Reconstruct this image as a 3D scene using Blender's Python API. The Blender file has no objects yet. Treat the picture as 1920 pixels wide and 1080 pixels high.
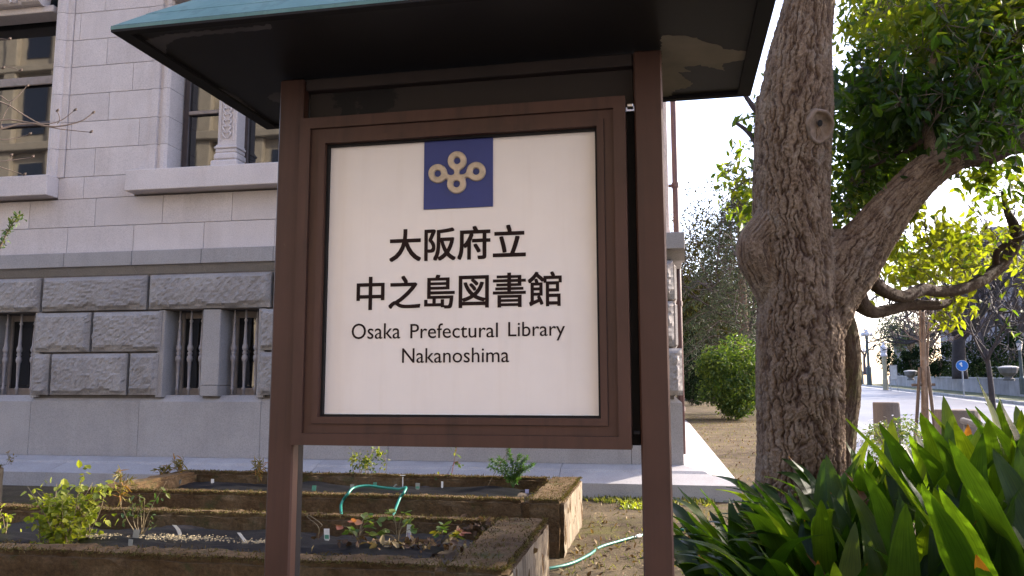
import bpy, bmesh, math, random
import numpy as np
from mathutils import Vector, Matrix
R_ = math.radians
rng = np.random.default_rng(7)
random.seed(7)
sc = bpy.context.scene
COL = sc.collection

# ------------------------------------------------------------------ camera, sky, sun, exposure
EYE = 1.35
FPX = 1500.0
PITCH, YAW, ROLL = R_(6.85), R_(10.18), R_(-0.09)
c_f = np.array([-math.sin(YAW)*math.cos(PITCH), math.cos(YAW)*math.cos(PITCH), math.sin(PITCH)])
_rt = np.array([math.cos(YAW), math.sin(YAW), 0.0]); _up = np.cross(_rt, c_f)
c_r = math.cos(ROLL)*_rt + math.sin(ROLL)*_up
c_u = -math.sin(ROLL)*_rt + math.cos(ROLL)*_up
c_o = np.array([0.0, 0.0, EYE])
cam = bpy.data.cameras.new('camera'); cam_o = bpy.data.objects.new('camera', cam); COL.objects.link(cam_o)
cam.sensor_width = 36.0; cam.lens = FPX/1920*36.0; cam.clip_end = 3000; cam.clip_start = 0.05
cam_o.matrix_world = Matrix(((c_r[0], c_u[0], -c_f[0], c_o[0]), (c_r[1], c_u[1], -c_f[1], c_o[1]), (c_r[2], c_u[2], -c_f[2], c_o[2]), (0, 0, 0, 1)))
sc.camera = cam_o

SUN_AZ, SUN_EL = R_(57), R_(27)          # azimuth from +Y towards +X
SKY_K = 0.15
world = bpy.data.worlds.new('World'); sc.world = world; world.use_nodes = True
wnt = world.node_tree
sky = wnt.nodes.new('ShaderNodeTexSky'); sky.sky_type = 'NISHITA'; sky.sun_disc = False
sky.sun_elevation = SUN_EL; sky.sun_rotation = SUN_AZ
sky.air_density = 1.0; sky.dust_density = 2.0; sky.ozone_density = 0.6
wmul = wnt.nodes.new('ShaderNodeMixRGB'); wmul.blend_type = 'MULTIPLY'; wmul.inputs[0].default_value = 1.0
wmul.inputs[2].default_value = (1.06, 1.0, 1.12, 1)      # the phone's white balance
wnt.links.new(sky.outputs[0], wmul.inputs[1])
wnt.links.new(wmul.outputs[0], wnt.nodes['Background'].inputs[0])
wnt.nodes['Background'].inputs[1].default_value = SKY_K
sd = np.array([math.sin(SUN_AZ)*math.cos(SUN_EL), math.cos(SUN_AZ)*math.cos(SUN_EL), math.sin(SUN_EL)])
sl = bpy.data.lights.new('sun', 'SUN'); sl.energy = 3.4; sl.angle = R_(0.5); sl.color = (1.0, 0.90, 0.76)
sun = bpy.data.objects.new('sun', sl); COL.objects.link(sun)
sun.rotation_euler = Vector(sd).to_track_quat('Z', 'Y').to_euler()
sun.location = (20, 20, 30)
vs = sc.view_settings
vs.view_transform = 'Standard'; vs.look = 'None'; vs.gamma = 1; vs.use_curve_mapping = False
vs.exposure = 2.02
sc.cycles.max_bounces = 8; sc.cycles.transparent_max_bounces = 8; sc.cycles.use_denoising = True

# ------------------------------------------------------------------ places: a photo pixel (1920x1080) onto a real plane
def ray(x, y): return c_f + c_r*((x-960)/FPX) + c_u*((540-y)/FPX)
def atY(x, y, Y): d = ray(x, y); return c_o + d*(Y/d[1])
def atZ(x, y, z): d = ray(x, y); return c_o + d*((z-EYE)/d[2])
def atD(x, y, D): return c_o + ray(x, y)*D
RAMP = 0.012
def ground_z(X, Y):
    X = np.asarray(X, float); Y = np.asarray(Y, float)
    z = RAMP*np.clip(Y-10.0, 0, 100)
    m = np.exp(-(((X-1.75)/1.15)**2 + ((Y-4.75)/1.9)**2)**1.4)
    return z + 0.38*m
def atG(x, y):
    d = ray(x, y); t = (EYE+10*RAMP)/(RAMP*d[1]-d[2]); return c_o + d*t

# ------------------------------------------------------------------ mesh builder
class MB:
    def __init__(s): s.v = []; s.f = []; s.n = 0; s.mi = []
    def add(s, V, F, mi=0):
        V = np.asarray(V, float).reshape(-1, 3); s.v.append(V)
        o = s.n; s.f += [tuple(i+o for i in f) for f in F]; s.mi += [mi]*len(F); s.n += len(V); return s
    def box(s, x0, x1, y0, y1, z0, z1, b=0.0, mi=0):
        if b <= 0:
            V = [(x, y, z) for z in (z0, z1) for y in (y0, y1) for x in (x0, x1)]
            return s.add(V, [(0, 2, 3, 1), (4, 5, 7, 6), (0, 1, 5, 4), (2, 6, 7, 3), (0, 4, 6, 2), (1, 3, 7, 5)], mi)
        lo = (x0, y0, z0); hi = (x1, y1, z1); V = []; ix = {}
        for c in range(8):
            sg = [(c >> a) & 1 for a in range(3)]
            for a in range(3):
                p = [(hi[k]-b if sg[k] else lo[k]+b) for k in range(3)]; p[a] = hi[a] if sg[a] else lo[a]
                ix[(c, a)] = len(V); V.append(p)
        F = []
        for a in range(3):
            o = [k for k in range(3) if k != a]
            for t in (0, 1):
                q = [ix[((t << a) | (i << o[0]) | (j << o[1]), a)] for i, j in ((0, 0), (1, 0), (1, 1), (0, 1))]
                F.append(tuple(q if (t == 1) == (a != 1) else q[::-1]))
        for a in range(3):
            o = [k for k in range(3) if k != a]
            for i in (0, 1):
                for j in (0, 1):
                    c0 = (i << o[0]) | (j << o[1]); c1 = c0 | (1 << a)
                    q = [ix[(c0, o[0])], ix[(c0, o[1])], ix[(c1, o[1])], ix[(c1, o[0])]]
                    F.append(tuple(q if ((i == j) == (a != 1)) else q[::-1]))
        for c in range(8):
            q = [ix[(c, 0)], ix[(c, 1)], ix[(c, 2)]]
            F.append(tuple(q if (bin(c).count('1') % 2) else q[::-1]))
        return s.add(V, F, mi)
    def tube(s, P, rad, n=8, cap=True, mi=0, squash=None):
        P = np.asarray(P, float); m = len(P)
        rad = np.broadcast_to(np.asarray(rad, float), (m,))
        T = np.gradient(P, axis=0); T /= np.linalg.norm(T, axis=1)[:, None]+1e-12
        up = np.array([0.13, 0.31, 0.94]); 
        if abs(T[0].dot(up)) > 0.9: up = np.array([0.93, 0.2, 0.3])
        A = np.cross(T[0], up); A /= np.linalg.norm(A)
        V = []
        a = np.linspace(0, 2*math.pi, n, endpoint=False)
        for i in range(m):
            A = A - T[i]*A.dot(T[i]); A /= np.linalg.norm(A)+1e-12; B = np.cross(T[i], A)
            V.append(P[i] + rad[i]*(np.cos(a)[:, None]*A + np.sin(a)[:, None]*B))
        V = np.concatenate(V)
        F = [(i*n+j, i*n+(j+1) % n, (i+1)*n+(j+1) % n, (i+1)*n+j) for i in range(m-1) for j in range(n)]
        if cap: F += [tuple(range(n-1, -1, -1)), tuple((m-1)*n+j for j in range(n))]
        return s.add(V, F, mi)
    def lathe(s, c, prof, n=12, mi=0):
        a = np.linspace(0, 2*math.pi, n, endpoint=False); V = []
        for r, z in prof: V += [(c[0]+r*math.cos(t), c[1]+r*math.sin(t), c[2]+z) for t in a]
        m = len(prof)
        F = [(i*n+j, i*n+(j+1) % n, (i+1)*n+(j+1) % n, (i+1)*n+j) for i in range(m-1) for j in range(n)]
        F += [tuple(range(n-1, -1, -1)), tuple((m-1)*n+j for j in range(n))]
        return s.add(V, F, mi)
    def grid(s, X, mi=0):          # X: (a,b,3)
        a, b = X.shape[:2]
        F = [(i*b+j, i*b+j+1, (i+1)*b+j+1, (i+1)*b+j) for i in range(a-1) for j in range(b-1)]
        return s.add(X.reshape(-1, 3), F, mi)
    def verts(s): return np.concatenate(s.v) if s.v else np.zeros((0, 3))
    def mesh(s, name, mats, smooth=False, V=None):
        me = bpy.data.meshes.new(name)
        me.from_pydata((s.verts() if V is None else V).tolist(), [], s.f)
        for m in (mats if isinstance(mats, (list, tuple)) else [mats]): me.materials.append(m)
        if any(s.mi): me.polygons.foreach_set('material_index', s.mi)
        if smooth: me.polygons.foreach_set('use_smooth', [True]*len(me.polygons))
        me.update(); return me
    def build(s, name, mats, parent=None, world=True, smooth=False, kind=None):
        V = s.verts()
        if parent is not None and world:
            M = np.array(rootmat(parent).inverted()); V = V @ M[:3, :3].T + M[:3, 3]
        o = bpy.data.objects.new(name, s.mesh(name, mats, smooth, V)); COL.objects.link(o)
        o.parent = parent
        if kind: o['kind'] = kind
        return o
def rootmat(o):
    M = Matrix.Identity(4)
    while o is not None:
        M = Matrix.LocRotScale(o.location, o.rotation_euler, o.scale) @ M; o = o.parent
    return M
def tag(o, label, cat, group=None):
    o['label'] = label; o['category'] = cat
    if group: o['group'] = group
    return o
def thing(name, label, cat, loc=(0, 0, 0), rz=0.0, group=None):
    o = bpy.data.objects.new(name, None); COL.objects.link(o); o.empty_display_size = 0.1
    o.location = [float(t) for t in loc]; o.rotation_euler = (0, 0, rz)
    return tag(o, label, cat, group)
def structure(o): o['kind'] = 'structure'; return o
def inst(name, me, parent, loc=(0, 0, 0), rot=(0, 0, 0), scale=1.0):
    o = bpy.data.objects.new(name, me); COL.objects.link(o); o.parent = parent
    o.location = [float(t) for t in loc]; o.rotation_euler = rot
    o.scale = (scale,)*3 if np.isscalar(scale) else scale
    return o

# ------------------------------------------------------------------ materials
def nodemat(name):
    m = bpy.data.materials.new(name); m.use_nodes = True
    nt = m.node_tree; return m, nt, nt.nodes['Principled BSDF']
def nd(nt, t, **kw):
    n = nt.nodes.new(t)
    for k, v in kw.items():
        if k.startswith('i_'):
            key = k[2:]; key = int(key) if key.isdigit() else key.replace('_', ' ')
            n.inputs[key].default_value = v
        else: setattr(n, k, v)
    return n
def ramp(nt, src, stops, interp='LINEAR'):
    r = nt.nodes.new('ShaderNodeValToRGB'); r.color_ramp.interpolation = interp; e = r.color_ramp.elements
    while len(e) < len(stops): e.new(0.5)
    for k, (p, c) in zip(e, stops): k.position = p; k.color = (*c, 1) if len(c) == 3 else c
    nt.links.new(src, r.inputs[0]); return r.outputs[0]
def coords(nt, which='Object', scale=(1, 1, 1), rnd=0.0):
    tc = nt.nodes.new('ShaderNodeTexCoord'); mp = nt.nodes.new('ShaderNodeMapping')
    mp.inputs['Scale'].default_value = scale; nt.links.new(tc.outputs[which], mp.inputs[0])
    if rnd:
        oi = nt.nodes.new('ShaderNodeObjectInfo'); mm = nd(nt, 'ShaderNodeMath', operation='MULTIPLY', i_1=rnd)
        nt.links.new(oi.outputs['Random'], mm.inputs[0])
        cb = nt.nodes.new('ShaderNodeCombineXYZ')
        for k in range(3): nt.links.new(mm.outputs[0], cb.inputs[k])
        nt.links.new(cb.outputs[0], mp.inputs['Location'])
    return mp.outputs[0]
def noise(nt, vec, scale, detail=6, rough=0.6, dist=0.0):
    n = nd(nt, 'ShaderNodeTexNoise'); n.inputs['Scale'].default_value = scale; n.inputs['Detail'].default_value = detail
    n.inputs['Roughness'].default_value = rough; n.inputs['Distortion'].default_value = dist
    nt.links.new(vec, n.inputs['Vector']); return n.outputs['Fac']
def mixc(nt, f, a, b, mode='MIX'):
    m = nt.nodes.new('ShaderNodeMixRGB'); m.blend_type = mode
    for k, v in ((0, f), (1, a), (2, b)):
        if hasattr(v, 'links'): nt.links.new(v, m.inputs[k])
        else: m.inputs[k].default_value = (v if k == 0 else ((*v, 1) if len(v) == 3 else v))
    return m.outputs[0]
def bump(nt, bs, h, strength=0.3, dist=0.01):
    b = nd(nt, 'ShaderNodeBump'); b.inputs['Strength'].default_value = strength; b.inputs['Distance'].default_value = dist
    nt.links.new(h, b.inputs['Height']); nt.links.new(b.outputs[0], bs.inputs['Normal'])
def setc(nt, bs, c):
    if hasattr(c, 'links'): nt.links.new(c, bs.inputs['Base Color'])
    else: bs.inputs['Base Color'].default_value = (*c, 1)
def simple(name, col, rough=0.6, var=0.25, scale=8, metal=0.0, bmp=0.0, spec=None, rnd=3.0):
    m, nt, bs = nodemat(name); v = coords(nt, rnd=rnd)
    f = noise(nt, v, scale)
    a = tuple(c*(1-var) for c in col); b = tuple(min(1, c*(1+var)) for c in col)
    setc(nt, bs, ramp(nt, f, [(0.3, a), (0.7, b)])); bs.inputs['Roughness'].default_value = rough
    bs.inputs['Metallic'].default_value = metal
    if spec is not None: bs.inputs['Specular IOR Level'].default_value = spec
    if bmp: bump(nt, bs, noise(nt, v, scale*6), bmp, 0.004)
    return m
def granite(name, a, b, bmp=0.25, rough=0.85, speck=0.5):
    m, nt, bs = nodemat(name); v = coords(nt, rnd=9.0)
    big = ramp(nt, noise(nt, v, 1.6, 5, 0.65), [(0.3, a), (0.72, b)])
    oi = nt.nodes.new('ShaderNodeObjectInfo')
    rv = ramp(nt, oi.outputs['Random'], [(0, (0.94, 0.935, 0.935)), (1, (1.05, 1.045, 1.04))])
    col = mixc(nt, 1.0, big, rv, 'MULTIPLY')
    sp = ramp(nt, noise(nt, v, 75, 3, 0.75), [(0.38, (0.62, 0.61, 0.62)), (0.52, (1, 1, 1)), (0.68, (1.12, 1.1, 1.1))])
    col = mixc(nt, speck, col, sp, 'MULTIPLY')
    st = ramp(nt, noise(nt, coords(nt, scale=(1, 1, 0.12), rnd=5), 3.5, 4, 0.6), [(0.5, (1, 1, 1)), (0.75, (0.82, 0.8, 0.78))])
    col = mixc(nt, 0.6, col, st, 'MULTIPLY')
    setc(nt, bs, col); bs.inputs['Roughness'].default_value = rough
    bs.inputs['Specular IOR Level'].default_value = 0.25
    bump(nt, bs, noise(nt, v, 70, 5, 0.7), bmp, 0.006)
    return m
def leafmat(name, cols, trans=0.5, rough=0.45, tipcol=None, attr=False, spec=0.4, tboost=(1.9, 2.0, 0.9)):
    """cols: list of base colours picked by object random or per-leaf attribute 'tone'; light shines through"""
    m, nt, bs = nodemat(name)
    if attr:
        at = nd(nt, 'ShaderNodeAttribute', attribute_name='tone'); src = at.outputs['Fac']
    else:
        src = nt.nodes.new('ShaderNodeObjectInfo').outputs['Random']
    n = len(cols)
    c = ramp(nt, src, [((i+0.5)/n, cols[i]) for i in range(n)])
    v = coords(nt, rnd=4.0)
    c = mixc(nt, 0.45, c, ramp(nt, noise(nt, v, 14, 4), [(0.3, (0.62, 0.66, 0.6)), (0.7, (1.25, 1.2, 1.1))]), 'MULTIPLY')
    if tipcol is not None:
        ta = nd(nt, 'ShaderNodeAttribute', attribute_name='along')
        oi = nt.nodes.new('ShaderNodeObjectInfo')
        lim = nd(nt, 'ShaderNodeMath', operation='MULTIPLY_ADD', i_1=2.6, i_2=0.94); nt.links.new(oi.outputs['Random'], lim.inputs[0])
        nz = nd(nt, 'ShaderNodeMath', operation='MULTIPLY_ADD', i_1=0.2); nt.links.new(noise(nt, v, 30), nz.inputs[0]); nt.links.new(ta.outputs['Fac'], nz.inputs[2])
        gt = nd(nt, 'ShaderNodeMath', operation='GREATER_THAN'); nt.links.new(nz.outputs[0], gt.inputs[0]); nt.links.new(lim.outputs[0], gt.inputs[1])
        c = mixc(nt, gt.outputs[0], c, tipcol)
    if tipcol is not None:      # fine parallel veins and a pale midrib, along the blade
        ac = nd(nt, 'ShaderNodeAttribute', attribute_name='across'); cb = nt.nodes.new('ShaderNodeCombineXYZ')
        nt.links.new(ac.outputs['Fac'], cb.inputs[0]); t2 = nd(nt, 'ShaderNodeMath', operation='MULTIPLY', i_1=0.25); nt.links.new(ta.outputs['Fac'], t2.inputs[0]); nt.links.new(t2.outputs[0], cb.inputs[1])
        vv = noise(nt, cb.outputs[0], 9, 3, 0.6); c = mixc(nt, 0.75, c, ramp(nt, vv, [(0.35, (0.62, 0.66, 0.6)), (0.62, (1.18, 1.15, 1.1))]), 'MULTIPLY')
        bump(nt, bs, vv, 0.5, 0.003)
    setc(nt, bs, c); bs.inputs['Roughness'].default_value = rough; bs.inputs['Specular IOR Level'].default_value = spec
    tr = nt.nodes.new('ShaderNodeBsdfTranslucent')
    nt.links.new(mixc(nt, 1.0, c, tboost, 'MULTIPLY'), tr.inputs[0])
    mx = nt.nodes.new('ShaderNodeMixShader'); mx.inputs[0].default_value = trans
    nt.links.new(bs.outputs[0], mx.inputs[1]); nt.links.new(tr.outputs[0], mx.inputs[2])
    nt.links.new(mx.outputs[0], nt.nodes['Material Output'].inputs[0])
    return m

M = {}
M['stone_pale'] = granite('pale granite', (0.52, 0.468, 0.455), (0.61, 0.553, 0.538), 0.2)
M['stone_grey'] = granite('rough grey granite', (0.25, 0.235, 0.235), (0.335, 0.318, 0.308), 0.55, 0.9, 0.6)
M['stone_smooth'] = granite('smooth grey granite', (0.285, 0.272, 0.272), (0.355, 0.338, 0.335), 0.15)
M['mortar'] = simple('dark joint mortar', (0.13, 0.115, 0.11), 0.95)
M['brown'] = None
def brown_metal():
    m, nt, bs = nodemat('brown painted metal'); v = coords(nt)
    a = noise(nt, v, 2.2, 5, 0.6); b = noise(nt, coords(nt, scale=(1, 1, 0.08)), 26, 3, 0.6)
    c = ramp(nt, a, [(0.3, (0.056, 0.026, 0.018)), (0.72, (0.082, 0.039, 0.027))])
    c = mixc(nt, 0.35, c, ramp(nt, b, [(0.35, (0.78, 0.76, 0.75)), (0.7, (1.12, 1.1, 1.1))]), 'MULTIPLY')
    sc_ = ramp(nt, noise(nt, coords(nt, scale=(1, 1, 0.35)), 55, 5, 0.8, 0.6), [(0.66, (0, 0, 0)), (0.74, (0.5, 0.5, 0.5))])
    c = mixc(nt, sc_, c, (0.16, 0.115, 0.09))
    dk = ramp(nt, noise(nt, coords(nt, scale=(1, 1, 0.05)), 18, 4), [(0.5, (0, 0, 0)), (0.72, (0.55, 0.55, 0.55))])
    c = mixc(nt, dk, c, (0.03, 0.017, 0.013))
    setc(nt, bs, c); bs.inputs['Roughness'].default_value = 0.5; bs.inputs['Specular IOR Level'].default_value = 0.3
    nt.links.new(ramp(nt, a, [(0.3, (0.42,)*3), (0.7, (0.6,)*3)]), bs.inputs['Roughness'])
    bump(nt, bs, noise(nt, v, 90, 3), 0.06, 0.002)
    return m
M['brown'] = brown_metal()
M['rail_shade'] = simple('brown paint darkened as shade', (0.026, 0.016, 0.013), 0.6, 0.3, 5)  # header rail colour darkened in place of the roof's shade
M['dark_gap'] = simple('dark metal and shade', (0.014, 0.012, 0.012), 0.7, spec=0.2)  # also serves as painted shade on the posts and frame steps
def panel_mat():
    m, nt, bs = nodemat('cream sign panel'); v = coords(nt)
    c = ramp(nt, noise(nt, v, 3.0, 4), [(0.3, (0.75, 0.675, 0.63)), (0.7, (0.805, 0.73, 0.68))])
    st = ramp(nt, noise(nt, coords(nt, scale=(1, 1, 0.06)), 22, 3), [(0.52, (1, 1, 1)), (0.8, (0.955, 0.94, 0.92))])
    c = mixc(nt, 0.8, c, st, 'MULTIPLY')
    sp_ = ramp(nt, noise(nt, v, 120, 3, 0.7), [(0.72, (1, 1, 1)), (0.80, (0.75, 0.7, 0.66))]); c = mixc(nt, 0.6, c, sp_, 'MULTIPLY')
    setc(nt, bs, c); bs.inputs['Roughness'].default_value = 0.42; bs.inputs['Specular IOR Level'].default_value = 0.3
    return m
M['panel'] = panel_mat()
M['ink'] = simple('dark brown lettering', (0.020, 0.010, 0.009), 0.6, 0.15, spec=0.1)
M['blue'] = simple('deep blue enamel', (0.024, 0.036, 0.17), 0.55, 0.1)
M['bronze'] = simple('worn bronze emblem', (0.50, 0.39, 0.28), 0.5, 0.22, 30, 0.1, 0.1)
M['steel'] = simple('bright steel', (0.6, 0.58, 0.58), 0.3, 0.1, 8, 0.9)
def verdigris():
    m, nt, bs = nodemat('verdigris copper'); v = coords(nt)
    c = ramp(nt, noise(nt, v, 5, 6, 0.65), [(0.25, (0.065, 0.135, 0.13)), (0.5, (0.09, 0.185, 0.175)), (0.8, (0.15, 0.24, 0.225))])
    d = ramp(nt, noise(nt, coords(nt, scale=(9, 9, 1.2)), 3, 4), [(0.52, (1, 1, 1)), (0.78, (0.55, 0.5, 0.5))])
    c = mixc(nt, 0.6, c, d, 'MULTIPLY')
    setc(nt, bs, c); bs.inputs['Roughness'].default_value = 0.7
    bump(nt, bs, noise(nt, v, 40, 4), 0.12, 0.003); return m
M['copper'] = verdigris()
def peeling(name, seed, lo, hi, pale):
    m, nt, bs = nodemat(name); tc = nt.nodes.new('ShaderNodeTexCoord'); mp = nt.nodes.new('ShaderNodeMapping')
    mp.inputs['Location'].default_value = seed; nt.links.new(tc.outputs['Object'], mp.inputs[0]); v = mp.outputs[0]
    f = noise(nt, v, 2.6, 7, 0.62, 0.25)
    c = ramp(nt, f, [(lo, (0.015, 0.013, 0.013)), (hi, pale)])
    setc(nt, bs, c); nt.links.new(ramp(nt, f, [(lo, (0.5,)*3), (hi, (0.85,)*3)]), bs.inputs['Roughness'])
    bs.inputs['Specular IOR Level'].default_value = 0.2
    return m
M['soffit'] = peeling('black peeling soffit paint', (3.1, 1.7, 0), 0.86, 0.865, (0.06, 0.05, 0.045))
M['header'] = peeling('dark peeling header paint', (2.0, 8.2, 4.4), 0.44, 0.46, (0.042, 0.034, 0.030))
M['peel'] = simple('bare weathered board', (0.21, 0.175, 0.13), 0.85, 0.2, 6)
M['peel_dark'] = simple('faded grey paint', (0.075, 0.066, 0.066), 0.8, 0.2, 6)
def glass_mat():
    m, nt, bs = nodemat('dark window glass'); v = coords(nt)
    setc(nt, bs, (0.012, 0.012, 0.014)); bs.inputs['Roughness'].default_value = 0.02
    bs.inputs['IOR'].default_value = 1.85
    bump(nt, bs, noise(nt, v, 1.3, 2), 0.02, 0.02); return m
M['glass'] = glass_mat()
M['frame_dark'] = simple('dark brown window frame', (0.045, 0.033, 0.033), 0.5)
M['frame_pale'] = simple('weathered stone grey frame', (0.26, 0.22, 0.20), 0.7)
M['bar'] = simple('grey painted iron', (0.27, 0.25, 0.26), 0.55, 0.2, 14, 0, 0.1)
M['pipe'] = simple('red brown downpipe paint', (0.055, 0.022, 0.022), 0.5)
M['void'] = simple('dark interior', (0.012, 0.011, 0.011), 0.9)
M['beige'] = simple('beige limestone', (0.42, 0.375, 0.29), 0.85, 0.15, 2)
def mossy():
    m, nt, bs = nodemat('mossy old concrete'); v = coords(nt)
    big = noise(nt, v, 2.4, 7, 0.7, 0.4)
    c = ramp(nt, big, [(0.25, (0.065, 0.039, 0.020)), (0.48, (0.115, 0.074, 0.039)), (0.62, (0.165, 0.115, 0.066)), (0.8, (0.25, 0.20, 0.135))])
    fine = ramp(nt, noise(nt, v, 45, 6, 0.75), [(0.3, (0.45, 0.45, 0.42)), (0.72, (1.3, 1.25, 1.15))])
    c = mixc(nt, 0.8, c, fine, 'MULTIPLY')
    gr = ramp(nt, noise(nt, v, 5.5, 5, 0.7), [(0.56, (0, 0, 0)), (0.70, (1, 1, 1))])
    c = mixc(nt, gr, c, (0.062, 0.060, 0.024))
    setc(nt, bs, c); bs.inputs['Roughness'].default_value = 0.95; bs.inputs['Specular IOR Level'].default_value = 0.15
    bump(nt, bs, noise(nt, v, 38, 8, 0.75), 1.0, 0.02); return m
M['mossy'] = mossy()
def endwall():
    m, nt, bs = nodemat('streaked concrete end'); v = coords(nt, scale=(1, 1, 0.12))
    c = ramp(nt, noise(nt, v, 14, 6, 0.7), [(0.32, (0.06, 0.042, 0.026)), (0.5, (0.16, 0.125, 0.08)), (0.62, (0.22, 0.18, 0.125)), (0.8, (0.36, 0.31, 0.24))])
    c = mixc(nt, 0.5, c, ramp(nt, noise(nt, coords(nt), 60, 5), [(0.3, (0.6, 0.6, 0.55)), (0.7, (1.2, 1.2, 1.15))]), 'MULTIPLY')
    setc(nt, bs, c); bs.inputs['Roughness'].default_value = 0.9
    bump(nt, bs, noise(nt, v, 30, 6), 0.6, 0.012); return m
M['endwall'] = endwall()
M['film'] = simple('black mulch film', (0.009, 0.009, 0.010), 0.42, 0.3, 20, 0, 0.5, 0.2)
M['chips'] = simple('pale wood chips', (0.30, 0.245, 0.14), 0.9, 0.3, 30)
M['soil'] = simple('dark soil', (0.06, 0.042, 0.028), 0.95, 0.4, 30, 0, 1.0)
def earth():
    m, nt, bs = nodemat('bare earth with moss'); v = coords(nt)
    c = ramp(nt, noise(nt, v, 1.1, 8, 0.68), [(0.3, (0.055, 0.040, 0.025)), (0.5, (0.10, 0.077, 0.047)), (0.7, (0.165, 0.13, 0.078))])
    fine = ramp(nt, noise(nt, v, 34, 7, 0.8), [(0.3, (0.5, 0.48, 0.45)), (0.7, (1.35, 1.3, 1.25))])
    c = mixc(nt, 0.85, c, fine, 'MULTIPLY')
    ms = ramp(nt, noise(nt, v, 0.9, 6, 0.7, 0.3), [(0.52, (0, 0, 0)), (0.66, (1, 1, 1))])
    c = mixc(nt, ms, c, mixc(nt, 1.0, (0.10, 0.092, 0.030), fine, 'MULTIPLY'))
    setc(nt, bs, c); bs.inputs['Roughness'].default_value = 0.95; bs.inputs['Specular IOR Level'].default_value = 0.15
    bump(nt, bs, noise(nt, v, 22, 8, 0.8), 1.0, 0.03); return m
M['earth'] = earth()
def asphalt():
    m, nt, bs = nodemat('pale worn asphalt'); v = coords(nt)
    c = ramp(nt, noise(nt, v, 0.4, 6, 0.65), [(0.3, (0.095, 0.095, 0.105)), (0.7, (0.15, 0.15, 0.16))])
    setc(nt, bs, c); bs.inputs['Roughness'].default_value = 0.5
    bump(nt, bs, noise(nt, v, 60, 4), 0.4, 0.01); return m
M['asphalt'] = asphalt(); M['paving'] = simple('dark ground sheet', (0.07, 0.068, 0.07), 0.8, 0.25, 0.6)  # paving colours the added unseen ground sheet
M['kerb'] = simple('kerb stone', (0.33, 0.32, 0.31), 0.8, 0.2, 2)
M['retain'] = simple('stained concrete', (0.25, 0.24, 0.25), 0.85, 0.3, 0.8)
M['urn'] = simple('dark weathered stone', (0.12, 0.115, 0.11), 0.9, 0.3, 3)
M['walk'] = granite('pale paving granite', (0.33, 0.315, 0.315), (0.42, 0.40, 0.395), 0.15)
M['verge'] = simple('winter turf', (0.085, 0.095, 0.035), 0.95, 0.5, 1.5, 0, 0.5)
def bark_mat(name, a, b, c2, moss=0.0):
    m, nt, bs = nodemat(name); v = coords(nt)
    vs_ = coords(nt, scale=(1, 1, 0.3))
    c = ramp(nt, noise(nt, vs_, 14, 7, 0.7), [(0.28, a), (0.52, b), (0.78, c2)])
    c = mixc(nt, 0.6, c, ramp(nt, noise(nt, v, 70, 5, 0.75), [(0.3, (0.55, 0.53, 0.52)), (0.7, (1.3, 1.28, 1.25))]), 'MULTIPLY')
    ln = ramp(nt, noise(nt, v, 3.0, 6, 0.7), [(0.55, (0, 0, 0)), (0.68, (1, 1, 1))])
    c = mixc(nt, mixc(nt, 1.0, ln, (0.45,)*3, 'MULTIPLY'), c, (0.30, 0.27, 0.235))
    if moss:
        mm = ramp(nt, noise(nt, v, 4.5, 6, 0.7), [(0.45, (0, 0, 0)), (0.62, (1, 1, 1))])
        c = mixc(nt, mixc(nt, 1.0, mm, (moss,)*3, 'MULTIPLY'), c, (0.075, 0.080, 0.022))
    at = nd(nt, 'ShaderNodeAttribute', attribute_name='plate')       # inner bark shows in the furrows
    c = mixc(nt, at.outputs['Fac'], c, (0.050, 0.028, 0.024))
    setc(nt, bs, c); bs.inputs['Roughness'].default_value = 0.92; bs.inputs['Specular IOR Level'].default_value = 0.2
    bump(nt, bs, noise(nt, coords(nt, scale=(1, 1, 0.35)), 48, 7, 0.75), 0.8, 0.012); return m
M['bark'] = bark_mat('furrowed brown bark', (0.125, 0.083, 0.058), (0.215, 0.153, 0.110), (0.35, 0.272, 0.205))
M['bark_dark_shaded'] = bark_mat('dark and shaded bark', (0.035, 0.024, 0.020), (0.06, 0.042, 0.034), (0.095, 0.07, 0.055))  # branch and outer limb shade put into the colour; far trunks plainly dark
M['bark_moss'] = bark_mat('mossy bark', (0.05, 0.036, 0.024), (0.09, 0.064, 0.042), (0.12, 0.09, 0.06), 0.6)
M['twig'] = simple('grey brown twig', (0.115, 0.085, 0.068), 0.85, 0.3, 10)
M['twig_far'] = simple('mauve grey winter twig', (0.075, 0.058, 0.062), 0.9, 0.3, 2)
M['scar'] = simple('weathered cut wood', (0.17, 0.12, 0.088), 0.9, 0.45, 16, 0, 0.7)
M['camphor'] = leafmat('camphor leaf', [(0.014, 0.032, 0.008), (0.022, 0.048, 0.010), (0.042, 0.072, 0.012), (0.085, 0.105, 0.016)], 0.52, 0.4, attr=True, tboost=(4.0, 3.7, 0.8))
M['aspid'] = leafmat('aspidistra leaf', [(0.013, 0.031, 0.006), (0.018, 0.040, 0.007), (0.026, 0.052, 0.008), (0.036, 0.064, 0.009), (0.060, 0.088, 0.011)], 0.45, 0.45, tipcol=(0.11, 0.048, 0.016), tboost=(4.6, 4.5, 0.8), spec=0.25)
M['aspid_dead'] = leafmat('withered aspidistra leaf', [(0.22, 0.085, 0.03), (0.16, 0.075, 0.03), (0.28, 0.17, 0.05)], 0.45, 0.6, tboost=(1.5, 1.2, 0.8))
M['lime'] = leafmat('bright shrub leaf', [(0.13, 0.16, 0.020), (0.20, 0.23, 0.025), (0.28, 0.29, 0.03)], 0.4, 0.5, attr=True, tboost=(1.8, 1.9, 0.8))
M['herb'] = leafmat('herb leaf', [(0.045, 0.085, 0.025), (0.08, 0.12, 0.03), (0.14, 0.15, 0.035)], 0.35, 0.5, attr=True)
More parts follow.
